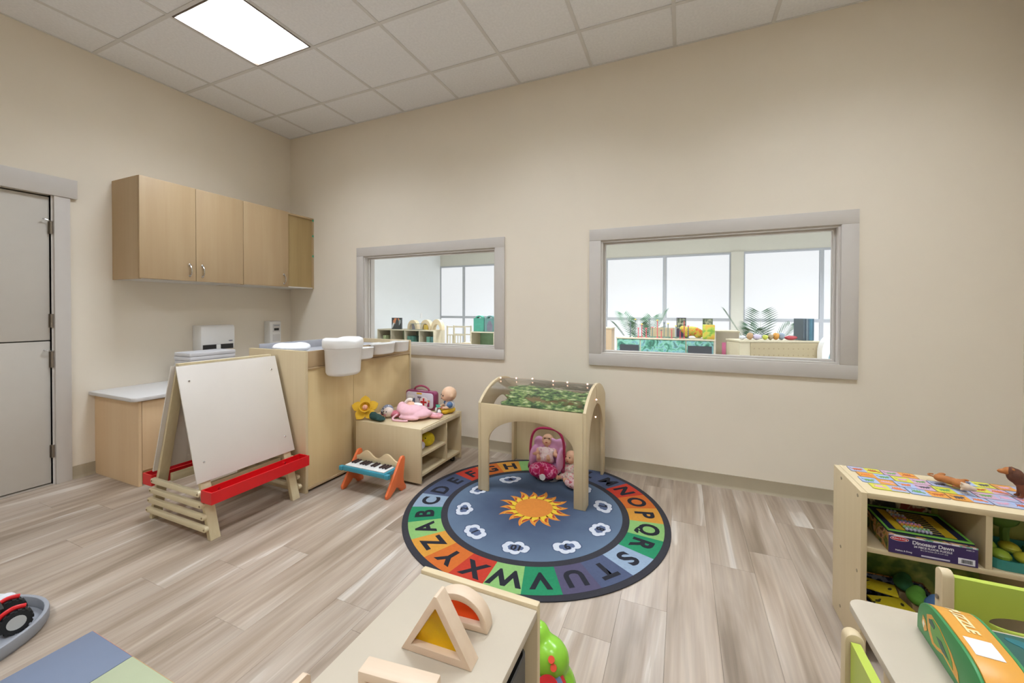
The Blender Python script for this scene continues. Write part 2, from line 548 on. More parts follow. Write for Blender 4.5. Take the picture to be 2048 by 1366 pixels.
for i in range(len(xl) - 1):
    for j in range(len(yl) - 1):
        if (i, j) in LIGHTS: continue
        w = xl[i + 1] - xl[i]; l = yl[j] - yl[j + 1]
        key = (round(w, 4), round(l, 4))
        if key not in tile_mesh:
            o = G().box(-w / 2 + 0.002, w / 2 - 0.002, -l / 2 + 0.002, l / 2 - 0.002, 0, 0.016).build('ceiling_tile', M_CEIL)
            tile_mesh[key] = o.data
        else:
            o = bpy.data.objects.new('ceiling_tile', tile_mesh[key]); COL.objects.link(o)
        o.parent = ce
        o.location = ((xl[i] + xl[i + 1]) / 2, (yl[j] + yl[j + 1]) / 2, H + 0.0042)

M_LOUV = pm('#EDEDEA', 0.3, var=0.01, name='white louvre blade')
M_HOUS = pm('#F0EFEA', 0.4, var=0.01, name='troffer housing')
M_RIM = pm('#6E5F50', 0.5, var=0.03, name='dark troffer rim')
def troffer(cx, cy, z, w, l, watts, label, group=None):
    t = thing('ceiling_light', label, 'light', (cx, cy, z), 0, group)
    a, b_ = w / 2 - 0.014, l / 2 - 0.014
    G().ring([(-a, -b_), (a, -b_), (a, b_), (-a, b_)], [(-a + .008, -b_ + .008), (a - .008, -b_ + .008), (a - .008, b_ - .008), (-a + .008, b_ - .008)], -0.003, 0.012, 'xy').build('rim', M_RIM, t)
    hs = G()
    hs.box(-a, a, -b_, b_, 0.135, 0.14)
    hs.box(-a, -a + .006, -b_, b_, 0.012, 0.135).box(a - .006, a, -b_, b_, 0.012, 0.135)
    hs.box(-a + .006, a - .006, -b_, -b_ + .006, 0.012, 0.135).box(-a + .006, a - .006, b_ - .006, b_, 0.012, 0.135)
    hs.build('housing', M_HOUS, t)
    for q in (1, 2):
        x = -a + 2 * a * q / 3
        G().prism([(x - .011, 0.056), (x + .011, 0.056), (x + .002, 0.012), (x - .002, 0.012)], -b_ + .007, b_ - .007, plane='xz').build('louvre_blade', M_LOUV, t)
    for q in (1, 2):
        y = -b_ + 2 * b_ * q / 3
        for r in range(3):
            xa = -a + 2 * a * r / 3 + .012; xb = -a + 2 * a * (r + 1) / 3 - .012
            G().prism([(y - .011, 0.056), (y + .011, 0.056), (y + .002, 0.012), (y - .002, 0.012)], xa, xb, plane='yz').build('louvre_blade', M_LOUV, t)
    ld = bpy.data.lights.new('tube_glow', 'AREA'); ld.shape = 'RECTANGLE'; ld.size = 2 * a - .02; ld.size_y = 2 * b_ - .02
    ld.energy = watts; ld.color = (0.91, 1.0, 1.14); ld.spread = 2.45
    lo = bpy.data.objects.new('tube_glow', ld); COL.objects.link(lo); lo.parent = t; lo.location = (0, 0, 0.075)
    return t
first = True
for (i, j) in LIGHTS:
    if i >= len(xl) - 1 or j >= len(yl) - 1: continue
    cx, cy = (xl[i] + xl[i + 1]) / 2, (yl[j] + yl[j + 1]) / 2
    if (i, j) == (2, 2): troffer(cx, cy, H, GX, GY, LAMP_W, 'square louvred ceiling light glowing above the door wall')
    else: troffer(cx, cy, H, GX, GY, LAMP_W, 'square louvred ceiling light elsewhere in the room, out of the picture', 'ceiling lights out of view')

# door and its casing
dr = struct(thing('door_1', None, None, (0, 0, 0)), 'greige split door, upper and lower leaf, on three-inch hinges')
G().box(-0.06, -0.014, DY0 + 0.012, DY1 - 0.003, 1.026, DZ - 0.012).build('upper_leaf', M_DOOR, dr, bevel=0.002)
G().box(-0.06, -0.014, DY0 + 0.012, DY1 - 0.003, 0.014, 1.018).build('lower_leaf', M_DOOR, dr, bevel=0.002)
G().box(-0.11, -0.06, DY0, DY1, 0.0, DZ).build('door_stop', pm('#6F665A', 0.8, name='painted shade stop'), dr)  # dark colour paints in the shade behind the leaf gaps
G().box(-0.0605, 0.02, DY0 + 0.003, DY1 - 0.001, 0.0, 0.007).build('threshold', pm('#B9AE9F', 0.4, metal=0.3, name='threshold strip'), dr)
for z0, z1, stop in ((1.775, 1.862, True), (1.115, 1.211, False), (0.832, 0.945, True), (0.194, 0.283, False)):
    h = thing('hinge', None, None, (0.004, DY1 + 0.001, (z0 + z1) / 2)); h.parent = dr
    hh = (z1 - z0) / 2
    G().cyl((0, 0, -hh), (0, 0, hh), 0.0075, n=12).build('knuckle', M_BRONZE, h, smooth=True)
    G().box(-0.004, -0.002, 0.0, 0.012, -hh, hh).box(-0.0165, -0.0145, -0.012, 0.0, -hh, hh).build('leaf_plate', M_BRONZE, h)
    if stop:
        G().tube([(0.004, -0.035, hh + .012), (0.006, -0.012, hh + .006), (0, 0, hh + .004), (0.006, .014, hh + .006), (0.004, .026, hh + .008)], 0.0028).ball((0.004, -0.037, hh + .012), 0.006).ball((0.004, .028, hh + .008), 0.005).build('stop_arm', M_CHROME, h, smooth=True)
tr = struct(thing('trim_1', None, None))
G().box(0, 0.018, DY1 + 0.012, DY1 + 0.0925, 0, DZ).build('casing_board', M_TRIM, tr, bevel=0.002)
G().box(0, 0.018, DY0 - 0.0925, DY0 - 0.012, 0, DZ).build('casing_board', M_TRIM, tr, bevel=0.002)
G().box(0, 0.024, DY0 - 0.130, DY1 + 0.129, DZ, 2.183).build('head_board', M_TRIM, tr, bevel=0.002)
G().box(-0.06, 0.004, DY1, DY1 + 0.012, 0, DZ).box(-0.06, 0.004, DY0 - 0.012, DY0, 0, DZ).build('jamb', M_TRIM, tr)

# interior windows
for n, (x0, x1) in enumerate(WIN):
    w = struct(thing('window_%d' % (n + 1), None, None), 'interior window with wide flat greige casing, %s one' % ('smaller-looking left' if n == 0 else 'right'))
    CW = 0.090
    G().box(x0 - CW, x1 + CW, -0.018, 0, WZ1, WZ1 + CW).build('casing_board', M_TRIM, w, bevel=0.002)
    G().box(x0 - CW, x1 + CW, -0.018, 0, WZ0 - CW, WZ0).build('casing_board', M_TRIM, w, bevel=0.002)
    G().box(x0 - CW, x0, -0.018, 0, WZ0, WZ1).build('casing_board', M_TRIM, w, bevel=0.002)
    G().box(x1, x1 + CW, -0.018, 0, WZ0, WZ1).build('casing_board', M_TRIM, w, bevel=0.002)
    # jamb liner
    L = 0.012
    for bxs in ((x0, x0 + L, WZ0, WZ1), (x1 - L, x1, WZ0, WZ1), (x0 + L, x1 - L, WZ1 - L, WZ1), (x0 + L, x1 - L, WZ0, WZ0 + L)):
        G().box(bxs[0], bxs[1], -0.006, 0.134, bxs[2], bxs[3]).build('jamb_liner', M_TRIM, w)
    # stops each side of the pane
    Q = 0.014
    for ya, yb in ((0.040, 0.056), (0.064, 0.080)):
        G().ring([(x0 + L, WZ0 + L), (x1 - L, WZ0 + L), (x1 - L, WZ1 - L), (x0 + L, WZ1 - L)], [(x0 + L + Q, WZ0 + L + Q), (x1 - L - Q, WZ0 + L + Q), (x1 - L - Q, WZ1 - L - Q), (x0 + L + Q, WZ1 - L - Q)], ya, yb).build('glass_stop', M_TRIM, w, bevel=0.0015, seg=1)
    G().box(x0 + L + .002, x1 - L - .002, 0.0585, 0.0615, WZ0 + L + .002, WZ1 - L - .002).build('pane', M_GLASS, w)
    # casing on the far side
    G().ring([(x0 - CW, WZ0 - CW), (x1 + CW, WZ0 - CW), (x1 + CW, WZ1 + CW), (x0 - CW, WZ1 + CW)], [(x0, WZ0), (x1, WZ0), (x1, WZ1), (x0, WZ1)], 0.12, 0.138).build('far_casing', M_TRIM, w)

# ------------------------------------------------------------------ the room beyond the windows
FX0, FX1, FY, FH = -1.95, 8.2, 6.0, 2.735
M_FWALL = pm('#ECEEEC', 0.7, var=0.01, name='white wall paint')
M_FBEIGE = pm('#D9D6C8', 0.7, var=0.01, name='pale beige paint')
M_ALU = pm('#B9BBBE', 0.4, metal=0.2, var=0.02, name='grey aluminium mullion')
M_SHADE = emis('glowing roller shade', '#F6F8FA', SHADE_E, '#8A8C8E')
struct(G().box(FX0, FX1, 0.12, FY, -0.06, 0).build('floor', pm('#CFCBC4', 0.4, var=0.03, scale=4, name='pale sheet floor')), 'pale floor of the room beyond')
struct(G().box(FX0 - .1, FX1 + .1, 0.12, FY + .1, FH, FH + .1).build('ceiling', pm('#ECECEA', 0.9, name='white far ceiling')))
struct(G().box(FX0 - .1, FX0, 0.12, FY + .1, 0, FH).build('wall_far_left', M_FWALL))
struct(G().box(FX1, FX1 + .1, 0.12, FY + .1, 0, FH).build('wall_far_right', M_FWALL))
far = G()
far.box(FX0, FX1, FY - .02, FY + .1, 2.43, FH).box(5.0, 5.222, FY - .06, FY + .1, 0, 2.43).box(FX0, 5.0, FY - .01, FY + .1, 0, 0.25).box(5.222, FX1, FY - .01, FY + .1, 0, 0.25)
struct(far.build('wall_far', M_FBEIGE))
bays = [(-1.95, 5.0, [-1.22, 0.02, 1.26, 2.50, 3.75]), (5.222, 8.2, [6.50, 7.7])]
wn = 3
for (xa, xb, mull) in bays:
    w = struct(thing('window_%d' % wn, None, None), 'tall window bay with glowing white roller shades'); wn += 1
    e = [xa] + mull + [xb]
    G().box(xa, xb, FY - .03, FY + .03, 2.395, 2.43).build('head_rail', M_ALU, w)
    G().box(xa, xb, FY - .03, FY + .03, 0.25, 0.30).build('sill_rail', M_ALU, w)
    for i in range(len(e) - 1):
        a = e[i] + (0.03 if i else 0.02); b_ = e[i + 1] - (0.03 if i < len(e) - 2 else 0.02)
        G().box(a, b_, FY - .03, FY + .03, 1.03, 1.09).build('transom', M_ALU, w)
        G().box(a + .01, b_ - .01, FY - .012, FY - .006, 1.09, 2.385).build('roller_shade', M_SHADE, w)
        G().box(a, b_, FY + .0, FY + .01, 0.30, 1.03).build('pane', emis('daylit pane', '#F8FAFC', SHADE_E * 1.15, '#6A6C6E'), w)
    for x in [xa + .01] + mull + [xb - .01]:
        hw = 0.01 if x in (xa + .01, xb - .01) else 0.03
        G().box(x - hw, x + hw, FY - .03, FY + .03, 0.30, 2.395).build('mullion', M_ALU, w)
for i, (x, y) in enumerate([(0.4, 1.8), (3.4, 1.8), (6.4, 1.8), (0.4, 4.2), (3.4, 4.2), (6.4, 4.2)]):  # unseen lights, added to brighten the room beyond
    troffer(x, y, FH - 0.142, 0.6, 0.6, FAR_FILL_W, 'unseen ceiling light added to brighten the room beyond the windows', 'added lights beyond the windows')

# ------------------------------------------------------------------ fitted cabinets
M_MEL = pm('#D8D3CA', 0.5, name='white melamine underside')
def bow_handle(parent, x, y, z, out=0.028, h=0.09):
    G().tube([(x, y, z), (x + out * .7, y, z + h * .12), (x + out, y, z + h * .4), (x + out * .9, y, z + h * .7), (x + out * .35, y, z + h * .95), (x, y, z + h)], 0.005).ball((x + .003, y, z + h), (.004, .01, .012)).ball((x + .003, y, z), (.004, .008, .009)).build('handle', M_CHROME, parent, smooth=True)
UZ0, UZ1, UD = 1.475, 2.245, 0.368
ua = thing('wall_cabinet', 'pale maple two-door wall cabinet nearest the split door', 'cabinet', (0, -1.533, UZ0))
L1 = 0.760; hh = UZ1 - UZ0
G().box(0.001, UD, 0, 0.018, 0, hh).box(0.001, UD, L1 - .018, L1 - .0005, 0, hh).box(0.001, UD, .018, L1 - .018, hh - .018, hh).box(0.001, .01, .018, L1 - .018, 0.012, hh - .018).build('body', M_MAPLE, ua)
G().box(0.001, UD, .018, L1 - .018, 0.0, 0.012).build('underside', M_MEL, ua)
d1 = G().box(UD + .001, UD + .019, 0.001, 0.372, 0.004, hh).build('door', M_MAPLE, ua, bevel=0.0015)
d2 = G().box(UD + .001, UD + .019, 0.375, L1 - .002, 0.004, hh).build('door', M_MAPLE, ua, bevel=0.0015)
bow_handle(d1, UD + .019, 0.372 - 0.045, 0.045); bow_handle(d2, UD + .019, 0.375 + 0.045, 0.045)
ub = thing('wall_cabinet', 'pale maple single-door wall cabinet in the room corner, green tape on its edge', 'cabinet', (0, -1.533 + L1, UZ0))
L2 = 0.773
G().box(0.001, UD, 0.0005, 0.018, 0, hh).box(0.001, UD, L2 - .018, L2 - .0005, 0, hh).box(0.001, UD, .018, L2 - .018, hh - .018, hh).box(0.001, .01, .018, L2 - .018, 0.012, hh - .018).build('body', M_MAPLE, ub)
G().box(0.001, UD, .018, L2 - .018, 0.0, 0.012).build('underside', M_MEL, ub)
G().box(UD - .030, UD - .014, .45, L2 - .018, 0.012, hh - .018).build('filler_panel', wood('darker maple filler', ['#A98F5E', '#B09665', '#B79E6E'], 'z', fine=40), ub)  # toned darker and yellower than the door maple
d3 = G().box(UD + .001, UD + .019, 0.002, 0.452, 0.004, hh).build('door', M_MAPLE, ub, bevel=0.0015)
bow_handle(d3, UD + .019, 0.452 - 0.05, 0.035)
M_TAPE = pm('#4FA27C', 0.6, name='green painter tape')
for z in (0.735, 0.565, 0.345):
    G().box(UD + .0002, UD + .0014, L2 - .022, L2 - .001, z, z + .022).build('tape', M_TAPE, ub)

bc = thing('base_cabinet', 'low tan maple base cabinet beside the split door', 'cabinet', (0, -1.640, 0))
BL = 1.62
G().box(0.001, 0.605, 0, 0.019, 0, 0.60).build('end_panel', M_MAPLE_D, bc)
G().box(0.001, 0.585, .0195, BL - .001, 0.10, 0.60).build('body', M_MAPLE_D, bc)
G().box(0.001, 0.53, .0195, BL - .001, 0.0, 0.0995).build('toe_kick', M_MAPLE_D, bc)
for k, (a, b_) in enumerate(((.022, .42), (.423, .82), (.823, 1.22), (1.223, 1.60))):
    d = G().box(.586, .604, a, b_, .105, .595).build('door', M_MAPLE_D, bc, bevel=0.001)
    bow_handle(d, .604, (b_ - .04 if k % 2 == 0 else a + .04), .47)
ct = G()
ct.prism([(0.001, -1.674), (0.585, -1.674)] + arc(.585, -1.634, .04, -PI / 2, 0, 6) + [(0.625, -0.001), (0.001, -0.001)], 0.601, 0.628)
tag(ct.build('worktop', M_WHITE2, bevel=0.004), 'white countertop on the low tan base cabinet', 'worktop')

# paper towel dispenser, towels, soap
pt = thing('paper_towel_dispenser', 'white paper towel dispenser with a black slot on the door wall', 'dispenser', (0, -0.985, 0.872))
G().prism([(0.001, 0.0), (0.11, 0.0), (0.125, 0.012), (0.125, 0.05), (0.13, 0.06), (0.13, 0.205), (0.118, 0.226), (0.001, 0.226)], 0.0, 0.29, plane='xz').build('housing', M_WHITE, pt, bevel=0.005)
G().box(.1252, .1275, .016, .278, .004, .05).build('slot', M_DARK, pt)
G().box(.1253, .134, .127, .163, .003, .049).build('towel_tongue', M_WHITE, pt, bevel=0.002)
G().prism(arc(0.253, 0.078, .02, 0, 2 * PI, 16, ry=.006)[:-1], .1301, .1308, plane='yz').build('maker_badge', pm('#7C7F8C', .4, name='badge grey'), pt)
for k in range(8):
    o = G().prism(rrect(0.19, 0.42, -1.225 + random.uniform(-.004, .004), -0.865 + random.uniform(-.004, .004), .012), .6285 + k * .0325, .6285 + k * .0325 + .031).build('paper_towel_pack', pm('#DAD8D8', .8, var=.02, name='paper towel'), bevel=0.006)
    tag(o, 'flat white pack of folded towels in the stack on the countertop', 'paper towels', 'stack of folded towel packs')
so = thing('soap_dispenser', 'small white soap dispenser in the corner by the wall cabinet', 'dispenser', (0, -0.315, 0.868))
G().prism([(0.001, 0.02), (0.05, 0.0), (0.095, 0.02), (0.1, 0.05), (0.1, 0.245), (0.09, 0.255), (0.001, 0.255)], 0.0, 0.125, plane='xz').build('housing', M_WHITE, so, bevel=0.008)
G().box(.1002, .104, .028, .11, .14, .225).box(.1002, .104, .028, .11, .04, .115).build('cover_ridge', M_WHITE2, so, bevel=0.002)
G().box(.1042, .1048, .04, .095, .155, .18).build('level_window', M_DARK, so)
G().box(.1042, .1046, .038, .1, .205, .212).build('label_strip', pm('#9AA0AE', .5), so)
G().cyl((.06, .0625, -.014), (.06, .0625, .004), .012).build('nozzle', M_DARK, so)

# ------------------------------------------------------------------ easel
M_PINE = wood('pale pine', ['#CDBB92', '#D6C69F', '#DFD1AE'], 'z', fine=60)
M_PINE_X = wood('pale pine rail', ['#CDBB92', '#D6C69F', '#DFD1AE'], 'x', fine=60)
ez = thing('easel', 'two-sided wooden easel with white boards and red trays', 'easel', (1.478, -1.567, 0))
def xo(z): return 0.016 + 0.306 * (0.925 - z)
for s in (1, -1):
    for ya, yb in ((-.274, -.222), (.216, .268)):
        G().prism([(s * xo(0), 0), (s * (xo(0) - .03), 0), (s * (xo(.925) - .015), .925), (s * xo(.925), .925)], ya, yb, plane='xz').build('leg', M_PINE, ez, bevel=0.003)
    g = G().prism([(s * (xo(.30) + .001), .30), (s * (xo(.30) + .010), .30), (s * (xo(.925) + .010), .925), (s * (xo(.925) + .001), .925)], -.293, .292, plane='xz')
    bd = g.build('board', M_BOARD, ez, bevel=0.001)
    for yy in (-.243, .245):
        for zz in (.40, .84):
            x = s * (xo(zz) + .011)
            G().cyl((x, yy, zz), (x + s * .003, yy, zz + .001), .006, .004, 10).build('screw', M_CHROME, bd, smooth=True)
    # tray
    x0 = xo(.206) + .002
    tr_ = G()
    a, b_ = x0, x0 + .092; y0, y1, z0, z1 = -.288, .312, .206, .270
    def bx_(xa, xb, ya, yb, za, zb): tr_.box(min(s * xa, s * xb), max(s * xa, s * xb), ya, yb, za, zb)
    bx_(a, b_, y0, y1, z0, z0 + .006); bx_(a, a + .006, y0, y1, z0 + .006, z1); bx_(b_ - .006, b_, y0, y1, z0 + .006, z1)
    bx_(a + .006, b_ - .006, y0, y0 + .006, z0 + .006, z1); bx_(a + .006, b_ - .006, y1 - .006, y1, z0 + .006, z1)
    ty = tr_.build('tray', M_RED, ez)
    for yy in (-.2, .2):
        G().cyl((s * (a + .006), yy, .245), (s * (a + .011), yy, .245), .006, n=10).build('tray_screw', M_CHROME, ty)
    xr = xo(.27)
    G().box(min(s * (xr - .052), s * (xr - .032)), max(s * (xr - .052), s * (xr - .032)), -.221, .215, .222, .270).build('rail', wood('pale pine cross rail', ['#C6B384', '#D0BF94', '#D9CAA3'], 'y', fine=60), ez, bevel=.002)
for side in (-1, 1):
    yc = -.285 if side < 0 else .280
    for k, z in enumerate((.245, .185, .125, .065)):
        a = xo(z) - .004
        outl = arc(a, z, .015, -PI / 2, PI / 2, 6) + arc(-a, z, .015, PI / 2, 1.5 * PI, 6)
        sl = G().prism(outl, yc - .010, yc + .010, plane='xz').build('slat', M_PINE_X, ez, bevel=.003)
        for s in (-1, 1):
            yy = yc + side * .0102
            G().cyl((s * a, yy, z), (s * a, yy + side * .002, z), .005, n=10).build('bolt', pm('#8A7350', .5), sl)
G().box(-.016, .016, -.274, .268, .926, .938).build('top_hinge', M_PINE_X, ez)
mk = thing('marker_packet', 'clear packet of markers lying in the far red tray of the easel', 'markers', (1.478 - xo(.206) - .05, -1.70, .2126))
for k in range(4):
    G().cyl((-.024 + k * .013, -.10, .008), (-.024 + k * .013, .05, .010), .006, n=10).build('marker', pm(['#E9E6EA', '#DCD8E2', '#E9E6EA', '#D5D3DC'][k], .3), mk, smooth=True)
    G().cyl((-.024 + k * .013, .0505, .010), (-.024 + k * .013, .11, .011), .0062, n=10).build('cap', pm(['#35393E', '#2F6B5E', '#33363A', '#3D4A70'][k], .4), mk, smooth=True)
G().prism(rrect(-.036, .028, -.13, .02, .01), .0185, .0195).build('film', clear('packet film', '#F2F0F6', .1, .9), mk)

# ------------------------------------------------------------------ changing table with hanging pots
M_UNIT = wood('honey maple panel', ['#DABF8B', '#DDC391', '#E1C998'], 'z', fine=40)
cu = thing('changing_table', 'maple changing table cabinet standing against the back wall, its panelled side to the rug', 'cabinet', (1.19, -1.25, 0))
UX, UY, UH = 0.578, 1.13, 0.965
G().box(0, UX, 0, .02, 0, UH).build('side_panel', M_BIRCH, cu, bevel=.002)
G().box(0, UX, UY - .02, UY, 0, UH).build('side_panel', M_BIRCH, cu, bevel=.002)
G().box(UX - .02, UX - .003, .0205, UY - .0205, .852, UH - .003).build('top_rail', M_MAPLE, cu, bevel=.002)
G().box(UX - .024, UX + .003, .0205, UY - .0205, .838, .851).build('ledge', M_MAPLE, cu, bevel=.002)
G().box(UX - .022, UX - .008, .0205, .431, .036, .8375).build('panel', M_UNIT, cu, bevel=.001)
G().box(UX - .022, UX - .008, .4345, UY - .0205, .036, .8375).build('panel', M_UNIT, cu, bevel=.001)
G().box(UX - .022, UX - .001, .0205, UY - .0205, .018, .0355).build('bottom_rail', M_MAPLE, cu, bevel=.002)
G().box(.02, UX - .03, .0205, UY - .0205, .80, .815).build('deck', M_BIRCH, cu)
G().box(0, .018, .0205, UY - .0205, .018, UH - .03).build('back_panel', M_BIRCH, cu)
G().prism(rrect(.03, UX - .035, .03, UY - .03, .04), .816, .93).build('pad', pm('#A9A9AC', .7, name='grey vinyl pad'), cu, bevel=.012)
G().box(.019, .03, .06, UY - .06, .90, .990).build('back_guard', pm('#ABABB0', .6, name='grey guard'), cu, bevel=.003)
pl = blob('pillow', pm('#EDEDEF', .85, bump=.2, name='white cotton'), None, [((0, 0, 0), (.15, .12, .035)), ((.05, .03, .01), (.08, .07, .03)), ((-.06, -.03, .008), (.07, .06, .028))], .012)
pl.location = (1.44, -1.10, .965); tag(pl, 'crumpled white pillow on top of the changing table', 'pillow')

def pot(cx, cy, z0, z1, hx, hy, label, lid=False):
    t = thing('hanging_bin', label, 'bin', (cx, cy, z0))
    h = z1 - z0
    n = 32; v = []; 
    prof_o = [(.62, .0), (.78, .015), (.88, .06), (.94, .14), (1.0, .92), (1.04, .95), (1.04, 1.0)]
    prof_i = [(.97, 1.0), (.93, .9), (.86, .08), (.78, .06)]
    g = G(); k = 0
    verts = []; faces = []
    for (r, f) in prof_o + prof_i:
        for j in range(n):
            a = 2 * PI * j / n
            # flat back towards the table (-x)
            x = hx * r * math.copysign(abs(math.cos(a)) ** .75, math.cos(a)); y = hy * r * math.copysign(abs(math.sin(a)) ** .85, math.sin(a))
            if x < 0: x *= .82
            verts.append((x, y, h * f))
    m = len(prof_o + prof_i)
    for i in range(m - 1):
        for j in range(n):
            faces.append((i * n + j, i * n + (j + 1) % n, (i + 1) * n + (j + 1) % n, (i + 1) * n + j))
    faces += [tuple(range(n))[::-1], tuple(range((m - 1) * n, m * n))]
    g._add(verts, faces); g.build('pot', M_WHITE, t, smooth=True, ang=60)
    G().prism([(-hx * .82 - .004, h * .9), (-hx * .82, h * .9), (-hx * .82, h * 1.02), (-hx * .82 - .034, h * 1.02), (-hx * .82 - .034, h * .96), (-hx * .82 - .004, h * .98)], -hy * .4, hy * .4, plane='xz').build('hook', M_WHITE, t)
    if lid:
        v = []; f = []
        rings = [(1.07, 0.0), (1.10, .02), (1.10, .05), (1.06, .065), (.9, .073), (.6, .074), (.25, .072)]
        for (r, z) in rings:
            for j in range(n):
                a = 2 * PI * j / n
                x = hx * r * math.copysign(abs(math.cos(a)) ** .75, math.cos(a)); y = hy * r * math.copysign(abs(math.sin(a)) ** .85, math.sin(a))
                if x < 0: x *= .9
                dip = -.018 * math.exp(-((y) / (.05)) ** 2) if z > .03 else 0
                v.append((x, y, h * 1.0 + .001 + z + dip))
        m = len(rings)
        for i in range(m - 1):
            for j in range(n): f.append((i * n + j, i * n + (j + 1) % n, (i + 1) * n + (j + 1) % n, (i + 1) * n + j))
        f += [tuple(range(n))[::-1], tuple(range((m - 1) * n, m * n))]
        G()._add(v, f).build('lid', M_WHITE, t, smooth=True, ang=60)
    return t
pot(1.872, -1.030, .782, .976, .110, .126, 'large lidded white bin hanging on the changing table', True)
pot(1.838, -.800, .868, .955, .06, .085, 'small open white pot half hidden behind the big lidded bin')
pot(1.838, -.585, .885, .972, .065, .120, 'wide shallow open white pot in the middle of the hanging pots')
pot(1.838, -.365, .885, .972, .06, .080, 'small open white pot hanging nearest the left window')

# ------------------------------------------------------------------ low toy shelf by the changing table
def caster(parent, x, y, ztop):
    c = thing('caster', None, None, (x, y, 0)); c.parent = parent
    G().cyl((0, -.008, .02), (0, .008, .02), .02, n=16).build('wheel', M_DARK, c, smooth=True)
    G().box(-.012, .012, -.013, -.009, .015, ztop).box(-.012, .012, .009, .013, .015, ztop).box(-.018, .018, -.018, .018, ztop - .003, ztop).build('fork', M_CHROME, c)
sh = thing('toy_shelf', 'low birch toy shelf on casters with dolls on top, by the changing table', 'shelf', (1.812, -.850, 0))
SX, SY, SHH = .600, .560, .405
G().box(0, SX, 0, .018, .018, SHH - .001).build('side_panel', M_BIRCH, sh, bevel=.003)
G().box(0, SX, SY - .018, SY, .018, SHH - .001).build('side_panel', M_BIRCH, sh, bevel=.003)
G().box(0, SX - .012, .0185, SY - .0185, .385, SHH - .002).build('top', M_BIRCH_Y, sh, bevel=.001)
G().box(SX - .0115, SX - .002, .0185, SY - .0185, .366, SHH - .008).build('top_lip', M_EDGE, sh, bevel=.002)
G().box(.002, SX - .006, .0185, SY - .0185, .062, .078).build('bottom', M_BIRCH_Y, sh)
G().box(.002, .012, .0185, SY - .0185, .0785, .3845).build('back_panel', M_BIRCH, sh)
G().box(.0125, SX - .006, .335, .350, .0785, .3645).build('divider', M_BIRCH, sh)
G().box(.0125, SX - .008, .0185, .3345, .200, .215).build('shelf_board', M_BIRCH_Y, sh)
for x in (.05, SX - .05):
    for y in (.06, SY - .06): caster(sh, x, y, .0618)

# ------------------------------------------------------------------ toy piano
pn = thing('toy_piano', 'toy piano with teal keyboard and orange legs in front of the low shelf', 'piano', (1.925, -1.10, 0))
legp = [(0.0, 0.0), (.03, 0.0), (.075, .028), (.095, .045), (.125, .028), (.145, .0), (.195, .0), (.196, .02), (.175, .05), (.168, .09), (.185, .215), (.175, .235), (.155, .235), (.140, .225), (-.004, .022)]
for x in (0.0, .385):
    G().prism(legp, x, x + .020, plane='yz').build('leg', M_ORANGE, pn, bevel=.004)
kb = G().box(.0205, .3845, -.004, .120, .135, .168).build('keybed', pm('#3F93A6', .35, var=.02, name='teal plastic'), pn, bevel=.006)
G().box(-.012, .020, -.008, .02, .135, .165).box(.385, .417, -.008, .02, .135, .165).build('key_end', pm('#3F93A6', .35, var=.02), pn, bevel=.004)
for k in range(14):
    x = .035 + k * .0242
    G().box(x, x + .0234, .006, .105, .1685, .176).build('white_key', pm('#EFEDE8', .3, var=.01), pn, bevel=.0015, seg=1)
    if k % 7 not in (2, 6):
        G().box(x + .0165, x + .031, .045, .106, .1765, .186).build('black_key', pm('#3B2A2B', .4, name='dark key'), pn, bevel=.002, seg=1)
w = [(.0205, .15), (.3845, .15)] + [(.3845 - .364 * t, .222 + .022 * math.cos(t * 4 * PI + PI) ) for t in [i / 24 for i in range(25)]]
G().prism(w, .125, .137, plane='xz').build('music_rest', wood('blond piano rest', ['#D8BE94', '#E1C99F', '#E8D4AE'], 'x', fine=40), pn, bevel=.002)
G().box(.0205, .3845, .1375, .150, .06, .10).build('stretcher', M_BIRCH_X, pn)

# ------------------------------------------------------------------ alphabet rug
RC = (3.247, -0.818)
rug = thing('alphabet_rug', 'round alphabet rug with a sun, numbered clouds and coloured letter ring', 'rug', (RC[0], RC[1], 0))
NB = 120
def disc(r, n=NB): return [(r * math.cos(2 * PI * i / n), r * math.sin(2 * PI * i / n)) for i in range(n)]
G().prism(disc(.800), 0.0, .0060).build('border', pm('#2E2D33', .95, var=.08, scale=60, name='black carpet border', bump=.6), rug, bevel=.002)
def field_mat():
    m, nt, b = newmat('blue sky carpet print')
    b.inputs['Roughness'].default_value = .95; b.inputs['Specular IOR Level'].default_value = .15
    tc = nt.nodes.new('ShaderNodeTexCoord')
    ln = nt.nodes.new('ShaderNodeVectorMath'); ln.operation = 'LENGTH'
    nt.links.new(tc.outputs['Object'], ln.inputs[0])
    n = nt.nodes.new('ShaderNodeTexNoise'); n.inputs['Scale'].default_value = 5; n.inputs['Detail'].default_value = 3
    nt.links.new(tc.outputs['Object'], n.inputs['Vector'])
    ma = nt.nodes.new('ShaderNodeMath'); ma.operation = 'MULTIPLY_ADD'; ma.inputs[1].default_value = .25; 
    nt.links.new(n.outputs['Fac'], ma.inputs[0]); nt.links.new(ln.outputs['Value'], ma.inputs[2])
    r = nt.nodes.new('ShaderNodeValToRGB'); els = r.color_ramp.elements
    els[0].position = .30; els[0].color = rgb('#414B60'); els[1].position = .66; els[1].color = rgb('#5F6F82')
    nt.links.new(ma.outputs[0], r.inputs['Fac']); nt.links.new(r.outputs['Color'], b.inputs['Base Color'])
    return m
G().prism(disc(.535), .0061, .0066).build('sky_field', field_mat(), rug)
def carpet(h): return pm(h, .95, var=.05, scale=80, spec=.15, bump=.4)
PALS = {'red': '#B33A2A', 'or': '#C0652C', 'am': '#C88D3A', 'lg': '#85AE68', 'g': '#2A8058', 'lb': '#8A9BAC', 'sl': '#4C546B', 'pu': '#524D63'}
